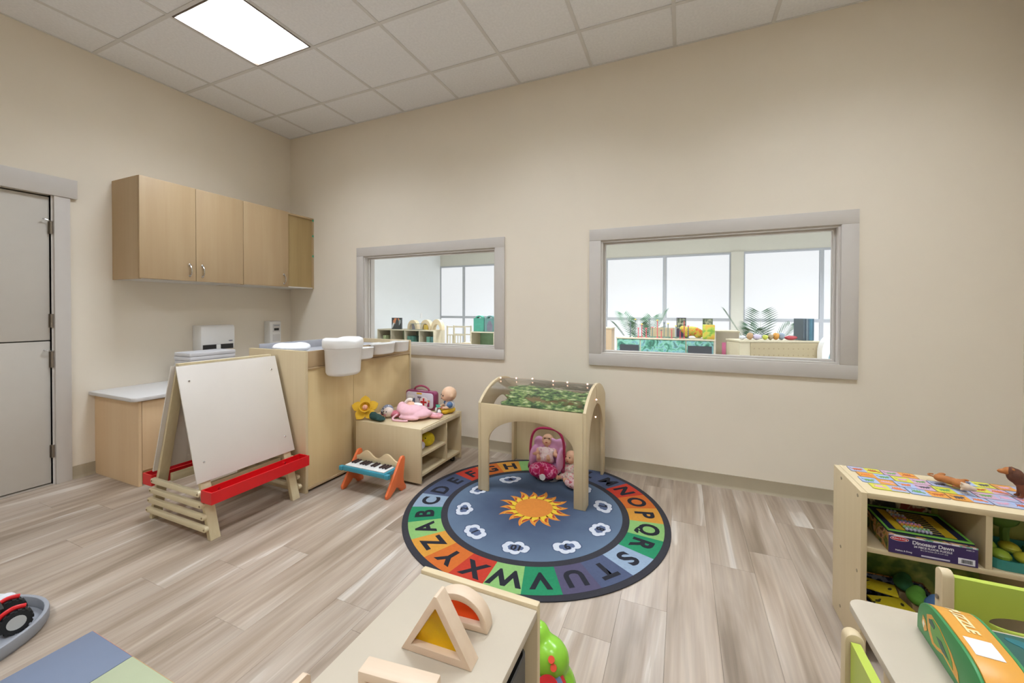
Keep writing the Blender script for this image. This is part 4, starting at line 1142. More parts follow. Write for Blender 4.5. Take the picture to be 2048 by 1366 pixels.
# picture cards on top
cardcols = ['#A9AEC6', '#CFCB43', '#D9953B', '#C79FB4', '#9FB0D2']
crit = ['#D9763A', '#6E9C57', '#4C4A52', '#D6A0B4', '#E3E0DA', '#B4582E']
rnd = random.Random(5)
place = ['far left', 'second from left', 'third from left', 'fourth from left', 'fifth from left', 'sixth from left', 'seventh from left', 'far right']
rowname = ['back', 'second', 'third', 'front']
CWX, CWY = .104, .055
colnames = {'#A9AEC6': 'lilac', '#CFCB43': 'yellow', '#D9953B': 'orange', '#C79FB4': 'pink', '#9FB0D2': 'pale blue'}
for c in range(6):
    for r in range(4):
        if (c, r) in ((2, 0),): continue
        x = 4.775 + c * (CWX + .002) + (.012 if r % 2 else 0); y = -1.118 - r * (CWY + .001)
        ca = cardcols[(c * 3 + r * 2 + (c * r) % 3) % 5]; cb_ = cardcols[(c + r * 3 + 1 + (c * r) % 2) % 5]
        if ca == cb_: cb_ = cardcols[(cardcols.index(ca) + 2) % 5]
        t = thing('picture_card', '%s and %s animal card on the right shelf, %s column, %s row' % (colnames[ca], colnames[cb_], place[c], rowname[r]), 'card', (x, y, QH + .0006), rnd.uniform(-.012, .012), 'animal picture cards on the right shelf')
        G().prism(rrect(-CWX / 2, CWX / 2, -CWY / 2, CWY / 2, .006, 3), 0, .0016).build('card', pm(ca, .4, var=.03), t)
        G().prism([(.002, -CWY / 2 + .001), (CWX / 2 - .004, -CWY / 2 + .001), (CWX / 2 - .001, -CWY / 2 + .005), (CWX / 2 - .001, CWY / 2 - .005), (CWX / 2 - .004, CWY / 2 - .001), (.002, CWY / 2 - .001)], .00165, .0018).build('half_print', pm(cb_, .4, var=.03), t)
        G().ring(rrect(-CWX / 2 + .0003, CWX / 2 - .0003, -CWY / 2 + .0003, CWY / 2 - .0003, .006, 3), rrect(-CWX / 2 + .0013, CWX / 2 - .0013, -CWY / 2 + .0013, CWY / 2 - .0013, .005, 3), .0019, .0020, 'xy').build('border', pm('#4E4C60', .4), t)
        for sx_ in (-.026, .026):
            mcol = crit[rnd.randrange(6)]
            g = G(Matrix.Translation((sx_, 0, 0)) @ Matrix.Scale(.95, 4) @ Matrix.Diagonal((1, rnd.choice([-1, 1]), 1, 1)))
            bl, bw = rnd.uniform(.013, .017), rnd.uniform(.006, .010)
            g.prism([(bl * math.cos(a), bw * math.sin(a)) for a in [2 * PI * i / 14 for i in range(14)]], .0021, .0023)
            g.prism([(bl + .001 + .006 * math.cos(a), .006 + .006 * math.sin(a)) for a in [2 * PI * i / 10 for i in range(10)]], .00212, .00233)
            for lx in (-.011, -.004, .004, .011): g.box(lx - .0015, lx + .0015, -bw - .007, -bw + .003, .00214, .00236)
            g.tube([(-bl, .002, .0022), (-bl - .004, .006, .0022), (-bl - .005, .011, .0022)], .0008, n=4)
            g.build('animal_print', pm(mcol, .5), t)

def beast(name, label, loc, rz, roll, body, mane, s=1.0, ruff=False):
    t = thing(name, label, 'figurine', loc); t.rotation_euler = (roll, 0, rz)
    q = lambda b: [((x * s, y * s, z * s), tuple(v * s for v in r)) for ((x, y, z), r) in b]
    blob('body', body, t, q([((0, 0, .052), (.038, .015, .018)), ((.028, 0, .056), (.02, .017, .022)), ((-.028, 0, .053), (.017, .014, .018)), ((.046, 0, .070), (.012, .011, .016)),
         ((.028, .009, .034), (.008, .006, .02)), ((.030, -.009, .034), (.008, .006, .02)), ((.026, .009, .014), (.0055, .005, .014)), ((.032, -.009, .014), (.0055, .005, .014)), ((.03, .009, .004), (.009, .006, .004)), ((.036, -.009, .004), (.009, .006, .004)),
         ((-.03, .009, .036), (.011, .006, .02)), ((-.028, -.009, .036), (.011, .006, .02)), ((-.038, .009, .016), (.0055, .005, .013)), ((-.034, -.009, .016), (.0055, .005, .013)), ((-.034, .009, .004), (.009, .006, .004)), ((-.03, -.009, .004), (.009, .006, .004))]), .0032 * s)
    if ruff: blob('mane', pm('#5E3620', .8, var=.2, scale=60, name='dark mane', bump=.6), t, q([((.040, 0, .072), (.022, .021, .026)), ((.030, 0, .060), (.020, .019, .022)), ((.048, 0, .085), (.015, .018, .016))]), .003 * s)
    blob('head', mane, t, q([((.054, 0, .084), (.016, .014, .015)), ((.070, 0, .080), (.012, .009, .008)), ((.046, .012, .094), (.005, .004, .006)), ((.046, -.012, .094), (.005, .004, .006))]), .003 * s)
    G().tube([(-.044 * s, 0, .058 * s), (-.060 * s, 0, .05 * s), (-.066 * s, 0, .03 * s), (-.060 * s, 0, .012 * s)], .0026 * s, n=6).build('tail', body, t, smooth=True)
    return t
M_FUR1 = pm('#A9682F', .7, var=.12, scale=30, name='tawny brown vinyl'); M_FUR2 = pm('#7A4526', .7, var=.15, scale=40, name='dark brown vinyl')
beast('toy_animal', 'tawny toy animal figurine lying on its side among the picture cards', (5.030, -1.150, QH + .020), -.75, PI / 2 - .1, M_FUR1, pm('#C9B49C', .7, var=.1, name='pale muzzle vinyl'), .95)
beast('toy_animal', 'dark brown toy lion standing on the picture cards at the picture edge', (5.195, -1.215, QH + .003), PI - .35, 0, M_FUR2, M_FUR1, 1.0, True)

# floor puzzle box on the upper shelf
PB = (4.760, -1.364, .4056); bw_, bd_, bh_ = .226, .235, .064
pb = thing('puzzle_box', 'purple floor puzzle box with white dinosaur title, on the right shelf', 'puzzle box', PB)
M_PUR = pm('#3F2F63', .45, var=.03, name='purple box print')
G().box(.0012, bw_ - .0012, .0012, bd_, 0, bh_).build('box', pattern('jungle side print', [(.40, '#3B4A22'), (.47, '#7B8C3C'), (.53, '#C98A4B'), (.6, '#D9B48A'), (.66, '#6B3A20')], 22, .5, dist=1.2), pb)
fpl = G().box(0, bw_, 0, .001, 0, bh_).build('front_face', M_PUR, pb)
G().box(0, bw_, -.0002, .0006, bh_ - .0045, bh_ + .0002).build('top_edge_print', pattern('top edge print', [(.4, '#E7E2EA'), (.5, '#C9A9BC'), (.6, '#7FB5A0')], 60, .5, 'voronoi'), pb)
M_INK = pm('#EDEAF2', .5, var=.01, name='white ink')
YF = -.0009
lettering('Dinosaur Dawn', .0165, M_INK, fpl, (.115, YF, .0475), (1, 0, 0), (0, 0, 1), .0005)
lettering('24 PIECE FLOOR PUZZLE', .0088, M_INK, fpl, (.115, YF, .0345), (1, 0, 0), (0, 0, 1), .0003)
lettering('36 x 24 inches (91.4 x 61 cm)', .0058, M_INK, fpl, (.118, YF, .0255), (1, 0, 0), (0, 0, 1), .0001)
lettering('AGES 3+', .0055, M_INK, fpl, (.207, YF, .0535), (1, 0, 0), (0, 0, 1), .0001)
lettering('Melissa & Doug', .0070, M_INK, fpl, (.040, YF, .0115), (1, 0, 0), (0, 0, 1), .0002)
G().prism([(.029 + .025 * math.cos(a), .0515 + .0078 * math.sin(a)) for a in [2 * PI * i / 28 for i in range(28)]], -.0006, -.0001, plane='xz').build('logo_rim', M_INK, fpl)
G().prism([(.029 + .0235 * math.cos(a), .0515 + .0065 * math.sin(a)) for a in [2 * PI * i / 28 for i in range(28)]], -.0009, -.00065, plane='xz').build('logo_oval', pm('#C9202F', .4), fpl)
lettering('Melissa & Doug', .0062, M_INK, fpl, (.029, -.0011, .0515), (1, 0, 0), (0, 0, 1), .0002)
G().box(.178, .219, -.0006, -.0001, .004, .024).build('barcode_panel', M_INK, fpl)
bar = G(); x = .186
rb = random.Random(3)
while x < .212:
    w_ = rb.choice([.0005, .0009, .0013]); bar.box(x, x + w_, -.0009, -.00065, .008, .020); x += w_ + rb.choice([.0006, .001])
bar.build('barcode', M_BLACK, fpl)
G().box(.086, .158, -.0006, -.0001, .0045, .0095).build('small_print_panel', pm('#CFCADB', .5), fpl)
# bead abacus tray lying on the box
ab = thing('bead_counter', 'green-edged bead counting tray lying on the purple puzzle box', 'toy', (PB[0] + .002, PB[1] + .012, PB[2] + bh_ + .0006))
G().box(0, .222, 0, .205, 0, .004).build('board', pm('#23284A', .5, name='navy board'), ab)
for b_ in ((0, .222, 0, .010), (0, .222, .195, .205), (0, .008, .0105, .1945), (.214, .222, .0105, .1945)):
    G().box(b_[0], b_[1], b_[2], b_[3], .0042, .0085).build('green_edge', pm('#7CC04B', .5), ab, bevel=.0015, seg=1)
for x0_, x1_ in ((.030, .056), (.160, .190)):
    G().box(x0_, x1_, .022, .178, .0042, .0058).build('number_strip', pm('#D9B628', .5), ab)
for k in range(10):
    y = .028 + k * .0155
    G().tube([(.056, y, .0085), (.160, y, .0085)], .0009, n=5).build('wire', pm('#C9B33A', .4), ab)
    for q in range(7 - k // 2):
        col = ['#C9C6D9', '#9FCF9A', '#D9A23A', '#D98FA8', '#8FA5D0', '#D9A23A', '#C98FA8', '#B9C9E0', '#D9B48F', '#C9C6D9'][k]
        G().ball((.062 + q * .0105, y, .0085), (.0052, .0058, .0058), 8, 6).build('bead', pm(col, .3), ab, smooth=True)
lb_ = thing('puzzle_box', 'dark illustrated puzzle box leaning at the back of the upper right cubby', 'puzzle box', (PB[0] + .006, PB[1] + .2185, PB[2] + bh_ + .0008))
G().box(0, .20, 0, .020, 0, .085).build('box', pattern('dark claw print', [(.42, '#26241F'), (.5, '#3E3A30'), (.56, '#C9B79A'), (.62, '#8C3A26')], 13, .5, dist=1.0), lb_, bevel=.001)
# teal tray toy in the right upper cubby
tt = thing('toy_tray', 'teal toy tray with green pieces in the cubby right of the puzzle box', 'toy', (5.175, -1.250, .4056))
G().prism(rrect(-.145, .145, -.095, .095, .03), 0, .006).ring(rrect(-.145, .145, -.095, .095, .03), rrect(-.138, .138, -.088, .088, .026), .006, .03, 'xy').build('tray', pm('#3C8E86', .4, name='teal plastic tray'), tt)
for k in range(7):
    G().ball((-.10 + (k % 4) * .06, -.04 + (k // 4) * .07, .026), (.026, .03, .018), 10, 7).build('tray_piece', pm(['#9CB63A', '#C9C23C', '#4F8F4A', '#5A86A8'][k % 4], .4), tt, smooth=True)
G().tube([(-.04, .05, .03), (-.04, .05, .09), (.0, .06, .13), (.05, .05, .12)], .012, n=8).ball((-.05, .05, .12), (.045, .03, .035)).ball((.06, .05, .115), (.04, .03, .03)).build('toy_tree', pm('#5E7F2E', .6), tt, smooth=True)
# open game box in the lower cubby
gb = thing('game_box', 'open navy-edged game box with yellow books in the lower right shelf', 'game box', (4.712, -1.355, .0926))
M_NAVY = pattern('navy figured paper', [(.44, '#2D3558'), (.5, '#4A567F'), (.55, '#9AA4C4')], 40, .6)
G().box(0, .24, 0, .23, 0, .004).build('bottom', M_NAVY, gb)
for b_ in ((0, .24, 0, .004), (0, .24, .226, .23), (0, .004, .0045, .2255), (.236, .24, .0045, .2255)):
    G().box(b_[0], b_[1], b_[2], b_[3], .0045, .10).build('wall', M_NAVY, gb)
    G().box(b_[0], b_[1], b_[2], b_[3], .1002, .103).build('rim', pattern('orange dashed rim', [(.45, '#C9803F'), (.5, '#332F3F'), (.55, '#D99A5A')], 45, .6), gb)
for k, (x, y, a) in enumerate(((.085, .07, .25), (.075, .15, -.2))):
    t = thing('yellow_booklet', 'yellow illustrated booklet %s the open game box' % ('at the front of' if k == 0 else 'at the back of'), 'booklet', (4.712 + x, -1.355 + y, .0926 + .082 + k * .012), a)
    G().box(-.055, .055, -.035, .035, 0, .008).build('cover', pattern('yellow ink print', [(.50, '#D9C227'), (.58, '#DDC93A'), (.62, '#2C2818')], 16, .5, dist=1.5), t, bevel=.001)
for k, (x, y, c) in enumerate(((.17, .10, '#5F9A35'), (.16, .17, '#2F6B45'), (.20, .05, '#5B83B8'))):
    o = blob('soft_toy', pm(c, .8, var=.1), None, [((0, 0, 0), (.03, .04, .024)), ((.01, .02, .012), (.022, .02, .02))], .005)
    o.location = (4.712 + x, -1.355 + y, .0926 + .115 + k * .004)
    tag(o, ['bright green soft toy', 'dark green soft toy', 'blue soft toy'][k] + ' heaped in the open game box', 'soft toy')
    G().box(x - .02, x + .02, y - .02, y + .02, .0045, .095).build('card_insert', pm('#B79A6A', .8), gb)
hx = thing('game_box', 'flat game box with brown and green hexagons, lower right shelf', 'game box', (5.145, -1.345, .0926))
G().box(0, .26, 0, .22, 0, .24).build('box', pm('#4F6B4F', .6), hx, bevel=.001)
for i in range(6):
    for j in range(5):
        cx = .025 + i * .042 + (j % 2) * .021; cy = .03 + j * .036
        if cx > .24: continue
        G().prism([(cx + .019 * math.cos(PI / 6 + a * PI / 3), cy + .019 * math.sin(PI / 6 + a * PI / 3)) for a in range(6)], .2402, .2412).build('hexagon', pm(['#8C4A30', '#39463A', '#6E8A66'][(i + j * 2) % 3], .6), hx)

# ------------------------------------------------------------------ table, chairs and what lies on the table
tb = thing('activity_table', 'cream children\'s table with rounded corners at the right edge', 'table', (4.490, -1.855, 0))
G().prism([(x, y) for x, y in rrect(0, .86, -.90, 0, .035, 6)], .480, .500).build('table_top', M_CREAM, tb, bevel=.003)
for b_ in ((.05, .81, -.07, -.052), (.05, .81, -.848, -.83), (.05, .068, -.83, -.07), (.792, .81, -.83, -.07)):
    G().box(b_[0], b_[1], b_[2], b_[3], .42, .4795).build('apron', M_BIRCH_X, tb)
for x in (.075, .785):
    for y in (-.077, -.823): G().cyl((x, y, 0), (x, y, .4195), .016, .024, 14).build('leg', M_BIRCH, tb, smooth=True)
def chair(label, loc, rz):
    t = thing('child_chair', label, 'chair', loc, rz)   # front faces -y, back at y = 0
    Wc = .31
    for s in (-1, 1):
        x = s * (Wc / 2 - .014)
        # upright with rounded head
        pts = arc(0, .560, .017, 0, PI, 8)
        G().prism([(.019, 0), (.017, .56)] + pts[1:] + [(-.019, 0)], x - .0125, x + .0125, plane='yz').build('upright', M_BIRCH, t, bevel=.004)
        G().box(x - .013, x + .013, -.30, -.265, 0, .262).build('front_leg', M_BIRCH, t, bevel=.004)
        G().box(x - .012, x + .012, -.2645, -.0225, .10, .13).build('side_rail', M_BIRCH_Y, t)
        G().cyl((x + s * .0142, 0, .50), (x + s * .016, 0, .50), .006, n=10).build('bolt', M_BRONZE, t)
    G().box(-Wc / 2 + .0005, Wc / 2 - .0005, -.31, -.0225, .2625, .278).build('seat', M_BIRCH_X, t, bevel=.004)
    # back panel with a lens-shaped hand hole
    n = 32
    a = Wc / 2 - .0285; z0, z1, zc_ = .385, .562, .468
    hole = [(.062 * math.cos(2 * PI * i / n), zc_ + .020 * math.sin(2 * PI * i / n)) for i in range(n)]
    outr = []
    for i in range(n):
        c_x, c_z = math.cos(2 * PI * i / n), math.sin(2 * PI * i / n)
        k = min(a / abs(c_x) if abs(c_x) > 1e-6 else 1e9, ((z1 - zc_) if c_z > 0 else (zc_ - z0)) / abs(c_z) if abs(c_z) > 1e-6 else 1e9)
        outr.append((c_x * k, zc_ + c_z * k))
    for cx_, cz_ in ((a, z1), (-a, z1), (-a, z0), (a, z0)):
        j = min(range(n), key=lambda i: (outr[i][0] - cx_) ** 2 + (outr[i][1] - cz_) ** 2); outr[j] = (cx_, cz_)
    G().ring(outr, hole, -.008, .008, 'xz').build('back_panel', M_LIME, t)
    return t
chair('lime-backed child chair on the far side of the table', (4.865, -1.762, 0), 0)
chair('lime-backed child chair at the near left side of the table', (4.425, -2.250, 0), PI / 2)
# arch shaped puzzle case
cs = thing('puzzle_case', 'arched green and orange puzzle case standing on the table', 'puzzle case', (4.606, -1.915, .5006), -.06)
n = 20
def arch_case(k=1.0):
    Lc, Hc = .27 * k, .094 * k
    o = (.27 - Lc) / 2
    pts = [(-o - Lc, 0.0)] + [(-.135 + (Lc / 2) * math.copysign(abs(math.cos(t)) ** .62, -math.cos(t)), .012 + (Hc - .012) * math.sin(t) ** .75) for t in [PI * i / n for i in range(n + 1)]] + [(-o, 0.0)]
    return pts
G().prism(arch_case(), .008, .072, plane='yz').build('band', pm('#D99A3C', .4, var=.04, name='orange case band'), cs, bevel=.001)
f_ = G().prism(arch_case(), .0, .0078, plane='yz').build('front_face', pm('#3E8A4E', .4, var=.05, name='green case face'), cs, bevel=.004)
G().prism(arch_case(), .0722, .080, plane='yz').build('back_face', pm('#3E8A4E', .4, var=.05), cs, bevel=.004)
def yz(pts, x0, x1, mat, nm): return G().prism(pts, x0, x1, plane='yz').build(nm, mat, f_)
leafy = [(-.075, .016), (-.055, .036), (-.050, .064), (-.070, .076), (-.105, .072), (-.150, .054), (-.175, .034), (-.180, .016), (-.12, .026), (-.095, .018)]
yz(leafy, -.0008, -.0002, pm('#E0A03C', .4), 'creature_shape')
yz([(-.08 + (y + .10) * .72 - .022, .012 + z * .80) for y, z in leafy], -.0014, -.0009, pm('#5D9A3E', .4), 'creature_shape')
yz([(-.065, .054), (-.062, .062), (-.075, .068), (-.088, .062), (-.085, .054)], -.0020, -.0015, pm('#24594A', .4), 'creature_shape')
yz([(-.040, .018), (-.028, .030), (-.032, .050), (-.044, .045), (-.052, .028)], -.0008, -.0002, pm('#E3A64C', .4), 'creature_shape')
yz([(-.038, .024), (-.033, .032), (-.036, .042), (-.043, .036)], -.0014, -.0009, pm('#E9E3C9', .4), 'creature_shape')
yz([(-.095, .046), (-.115, .050), (-.145, .034), (-.12, .032)], -.0020, -.0015, pm('#24594A', .4), 'creature_shape')
# price sticker and lettering on the band, following its top
def band_z(y):
    P = arch_case()
    for (ya, za), (yb, zb) in zip(P, P[1:]):
        if min(ya, yb) <= y <= max(ya, yb) and abs(yb - ya) > 1e-5: return za + (zb - za) * (y - ya) / (yb - ya)
    return .11
lt = lettering('PUZZLE', .026, pm('#EDD9A0', .5), cs, (.040, -.088, 0), (0, -1, 0), (1, 0, 0), .001)
for q in lt.data.vertices: q.co.z = band_z(q.co.y) + .0012
v = []; f = []
for i in range(7):
    y = -.150 - .045 * i / 6; z = band_z(y)
    v += [(.016, y, z + .0012), (.056, y, z + .0012), (.016, y, z + .0004), (.056, y, z + .0004)]
for i in range(6):
    a = i * 4; b_ = a + 4; f += [(a, a + 1, b_ + 1, b_), (a + 2, b_ + 2, b_ + 3, a + 3), (a, b_, b_ + 2, a + 2), (a + 1, a + 3, b_ + 3, b_ + 1)]
f += [(0, 2, 3, 1), (24, 25, 27, 26)]
G()._add(v, f).build('price_sticker', pm('#EDEBE6', .4, var=.01), cs)
# jungle puzzle laid out on the table
jp = thing('jungle_puzzle', 'flat dark green jungle puzzle with layered leaves on the table', 'puzzle', (4.712, -1.868, .5006))
G().box(0, .50, -.36, 0, 0, .003).build('sheet', pm('#2E5A50', .45, var=.12, name='deep green print'), jp)
rl = random.Random(11)
for k in range(46):
    x = rl.uniform(.03, .47); y = rl.uniform(-.335, -.02); l = rl.uniform(.025, .05); w = l * .38; a = rl.uniform(-.5, .3)
    col = rl.choice(['#3F9A78', '#2F8070', '#57AD86', '#2A6E74', '#4C9A66', '#C07A45', '#37908C'])
    pts = []
    for t in [2 * PI * i / 14 for i in range(14)]:
        px_, py_ = l * math.cos(t), w * math.sin(t)
        X, Y = x + px_ * math.cos(a) - py_ * math.sin(a), y + px_ * math.sin(a) + py_ * math.cos(a)
        pts.append((min(max(X, .002), .498), min(max(Y, -.358), -.002)))
    G().prism(pts, .0031, .0033 + k * .00002).build('leaf_print', pm(col, .45, var=.08), jp)

# ------------------------------------------------------------------ near shelf with the window blocks
ns = thing('toy_shelf', 'low birch shelf in the foreground with coloured window blocks on top', 'shelf', (3.508, -3.22, 0))
NX, NY, NH = .304, .892, .600
G().box(0, NX, NY - .018, NY, .002, NH + .008).build('end_panel', M_BIRCH, ns, bevel=.003)
G().box(0, NX, 0, .018, .002, NH + .008).build('end_panel', M_BIRCH, ns, bevel=.003)
G().box(0, NX - .001, .0185, NY - .0185, .582, NH).build('top', M_CREAM, ns, bevel=.002)
G().box(0, .008, .0185, NY - .0185, .06, .5815).build('back_panel', M_BIRCH, ns)
G().box(.0085, NX - .004, .0185, NY - .0185, .06, .076).build('bottom', M_BIRCH_Y, ns)
G().box(.0085, NX - .010, .0185, NY - .0185, .30, .316).build('shelf_board', M_BIRCH_Y, ns)
for k, (y0, z0) in enumerate(((.60, .3165), (.60, .0765), (.30, .3165))):
    t = thing('storage_bin', ['dark grey storage bin, upper cubby of the foreground shelf', 'dark grey storage bin, lower cubby of the foreground shelf', 'dark grey storage bin out of view in the foreground shelf'][k], 'bin', (3.508 + .02, -3.22 + y0, z0))
    G().ring(rrect(0, .265, 0, .265, .02), rrect(.004, .261, .004, .261, .018), .0, .20, 'xy').box(.004, .261, .02, .245, 0, .004).build('tub', pm('#5C5850', .6, name='dark grey plastic'), t)

M_BLK = wood('pale rubberwood block', ['#D3B89A', '#DCC3A6', '#E3CDB2'], 'x', fine=50)
def tint(name, h): 
    if name in MATS: return MATS[name]
    m, nt, b = newmat(name)
    out = nt.nodes['Material Output']
    t = nt.nodes.new('ShaderNodeBsdfTransparent'); t.inputs[0].default_value = rgb(h)
    b.inputs['Base Color'].default_value = rgb(h); b.inputs['Roughness'].default_value = .08
    n = nt.nodes.new('ShaderNodeTexNoise'); n.inputs['Scale'].default_value = 30
    mr = nt.nodes.new('ShaderNodeMapRange'); mr.inputs[3].default_value = .38; mr.inputs[4].default_value = .44
    nt.links.new(n.outputs['Fac'], mr.inputs[0])
    mx = nt.nodes.new('ShaderNodeMixShader'); nt.links.new(mr.outputs[0], mx.inputs[0])
    nt.links.new(t.outputs[0], mx.inputs[1]); nt.links.new(b.outputs[0], mx.inputs[2]); nt.links.new(mx.outputs[0], out.inputs[0])
    MATS[name] = m
    return m
def wblock(label, loc, rz, outer, inner, pane, col, name='window_block'):
    t = thing(name, label, 'block', loc, rz)
    T = .0155
    G().ring(outer, inner, -T, T, 'xz').build('frame', M_BLK, t, bevel=.003)
    k = .004
    cx = sum(p[0] for p in pane) / len(pane); cz = sum(p[1] for p in pane) / len(pane)
    G().prism(pane, -.0015, .0015, plane='xz').build('acrylic_pane', tint('tinted acrylic ' + col, col), t)
    return t
# yellow triangle
wA = .148; hA = .132
def tri(w, h, z0): return [(-w / 2, z0), (w / 2, z0), (0, z0 + h)]
outer = [(-.074, 0), (.074, 0), (.003, .116), (-.003, .116)]
inner = [(-.052, .014), (.052, .014), (.001, .093), (-.001, .093)]
wblock('triangular wooden block with a yellow window on the foreground shelf', (3.678, -2.520, NH + .0006), .06, outer, inner, [(-.053, .0135), (.053, .0135), (0, .096)], '#F2D420')
# orange half circle
n = 24
outer = [(.068 * math.cos(PI * i / n), .068 * math.sin(PI * i / n)) for i in range(n + 1)]
inner = [(.052 * math.cos(PI * i / n), .013 + .040 * math.sin(PI * i / n)) for i in range(n + 1)]
wblock('half-round wooden block with an orange window behind the triangle block', (3.674, -2.440, NH + .0006), .10, outer, inner, [(.053 * math.cos(PI * i / n), .0125 + .041 * math.sin(PI * i / n)) for i in range(n + 1)], '#F5762E')
# red-orange square
outer = [(-.066, 0), (.066, 0), (.066, .132), (-.066, .132)]
inner = [(-.048, .018), (.048, .018), (.048, .114), (-.048, .114)]
sq = wblock('rectangular wooden block with a red-orange window at the bottom of the picture', (3.682, -2.640, NH + .0006), .14, [(-.066, 0), (.066, 0), (.066, .066), (-.066, .066)], [(-.050, .015), (.050, .015), (.050, .051), (-.050, .051)], [(-.051, .0145), (.051, .0145), (.051, .0515), (-.051, .0515)], '#F0632C')

# thin board left of the foreground shelf
sb = thing('display_board', 'thin upright light wood board cut off by the bottom edge, left of the foreground shelf', 'board', (3.432, -2.90, 0))
G().prism([(0, .012), (.295, .012), (.295, .545), (.287, .553), (0, .553)], 0, .012, plane='yz').build('panel', M_BLK, sb, bevel=.001)
G().box(-.05, .05, .03, .06, 0, .0115).build('foot', M_BIRCH_X, sb); G().box(-.05, .05, .23, .26, 0, .0115).build('foot', M_BIRCH_X, sb)

# green toy on the floor behind the foreground shelf
fg = thing('activity_toy', 'bright green plastic activity toy with a red dial beside the foreground shelf', 'toy', (3.745, -2.10, 0))
M_GRN = pm('#8CC63A', .25, var=.03, name='glossy green plastic')
blob('body', M_GRN, fg, [((0, 0, .12), (.085, .07, .12)), ((.02, 0, .20), (.075, .06, .08)), ((.012, -.005, .285), (.062, .05, .055)), ((-.02, 0, .335), (.036, .034, .034)), ((.045, .0, .21), (.045, .05, .06)), ((0, 0, .02), (.09, .08, .025))], .007)
def on_front(c, r, d, col, nm, par=None):
    c = Vector(c); nrm = Vector((.10, -.72, .68)).normalized()
    return G().cyl(c, c + nrm * d, r, n=24).build(nm, pm(col, .3), par or fg, smooth=True)
dl = on_front((.030, -.052, .240), .050, .010, '#C8232B', 'dial')
on_front((.031, -.060, .2482), .042, .003, '#7088A8', 'dial_ring', dl)
on_front((.0315, -.0625, .2508), .030, .012, '#C9161F', 'dial_button', dl)
for k, (x, z) in enumerate(((.036, .318), (.043, .302))):
    on_front((x, -.046 - k * .004, z), .0085, .008, '#D8482C', 'heart_button')
for k, (x, z) in enumerate(((.0, .205), (.080, .205))):
    on_front((x, -.060, z), .012, .014, '#E6CE2F', 'yellow_knob')

# ------------------------------------------------------------------ floor tray with tractor, mat
ty = thing('floor_tray', 'large grey oval tray on the floor at the left edge', 'tray', (1.645, -2.665, 0), .46)
nn = 48
def ell(a, b_, p=.86): return [(a * math.copysign(abs(math.cos(t)) ** p, math.cos(t)), b_ * math.copysign(abs(math.sin(t)) ** p, math.sin(t))) for t in [2 * PI * i / nn for i in range(nn)]]
M_TRAY = pm('#97999D', .6, var=.05, scale=20, name='grey plastic tray', bump=.2)
G().prism(ell(.255, .235), 0, .008).build('base', M_TRAY, ty)
G().ring(ell(.262, .242), ell(.248, .228), .0082, .050, 'xy').build('rim', M_TRAY, ty, bevel=.004)
tk = thing('toy_tractor', 'red toy tractor with black tyres in the grey tray', 'tractor', (1.700, -2.566, .0086), 1.45)
def wheel(x, y, r, w):
    wt = G()
    wt.cyl((x, y - w / 2, r), (x, y + w / 2, r), r * .92, n=24)
    tw = wt.build('tyre', pm('#232322', .8, name='black rubber'), tk, smooth=True)
    lg = G()
    for i in range(14):
        a = 2 * PI * i / 14
        c = Vector((x + r * .95 * math.cos(a), y, r + r * .95 * math.sin(a)))
        lg.box(-.003, .003, -w / 2, w / 2, -.005, .005, Matrix.Translation(c) @ Matrix.Rotation(-a, 4, 'Y'))
    lg.build('tread', pm('#232322', .8), tw)
    s = -1 if y < 0 else 1
    G().cyl((x, y + s * (w / 2 + .0002), r), (x, y + s * (w / 2 + .002), r), r * .58, n=20).build('hub', pm('#C9C8C2', .4, name='pale hub'), tw, smooth=True)
for y in (-.05, .05): wheel(.060, y, .043, .034); wheel(-.060, y, .030, .026)
blob('hood', M_RED, tk, [((-.06, 0, .058), (.045, .024, .024))], .005)
G().box(-.09, .08, -.02, .02, .026, .046).build('chassis', M_DARK, tk, bevel=.003)
for y in (-.05, .05): G().tube([(.010, y, .060), (.026, y, .082), (.055, y, .0945), (.085, y, .088)], .008, n=8).build('mudguard', M_RED, tk, smooth=True)
G().box(-.040, .030, -.028, .028, .060, .096).build('cab', pm('#3E4446', .2, name='smoked cab glass'), tk, bevel=.004)
G().box(-.048, .036, -.033, .033, .0962, .103).build('roof', M_DARK, tk, bevel=.003)
rk = blob('white_toy', pm('#DADBDC', .6, var=.05, name='white vinyl'), None, [((0, 0, .030), (.05, .042, .030)), ((.03, .02, .045), (.03, .028, .022)), ((-.025, -.01, .05), (.028, .026, .02))], .006)
rk.location = (1.520, -2.500, .0086); tag(rk, 'lumpy white toy at the far end of the grey tray', 'toy')

mt_ = thing('play_mat', 'folding play mat with blue and pale green panels at the bottom left', 'mat', (2.022, -2.394, 0))
PWM = .282
cols = [('#757F92', '#C08A7C'), ('#B2B996', '#C8A06F'), ('#D99A86', '#7E90B4')]
for k in range(3):
    p = G().box(k * PWM + .0008, (k + 1) * PWM - .0008, -.62, 0, .0, .0128).build('panel', pm(cols[k][0], .55, var=.015, name='vinyl mat %d' % k), mt_, bevel=.003)
    G().box(k * PWM + .0012, (k + 1) * PWM - .0012, .0002, .0014, .003, .0110).build('side_band', pm(cols[k][1], .6), p)

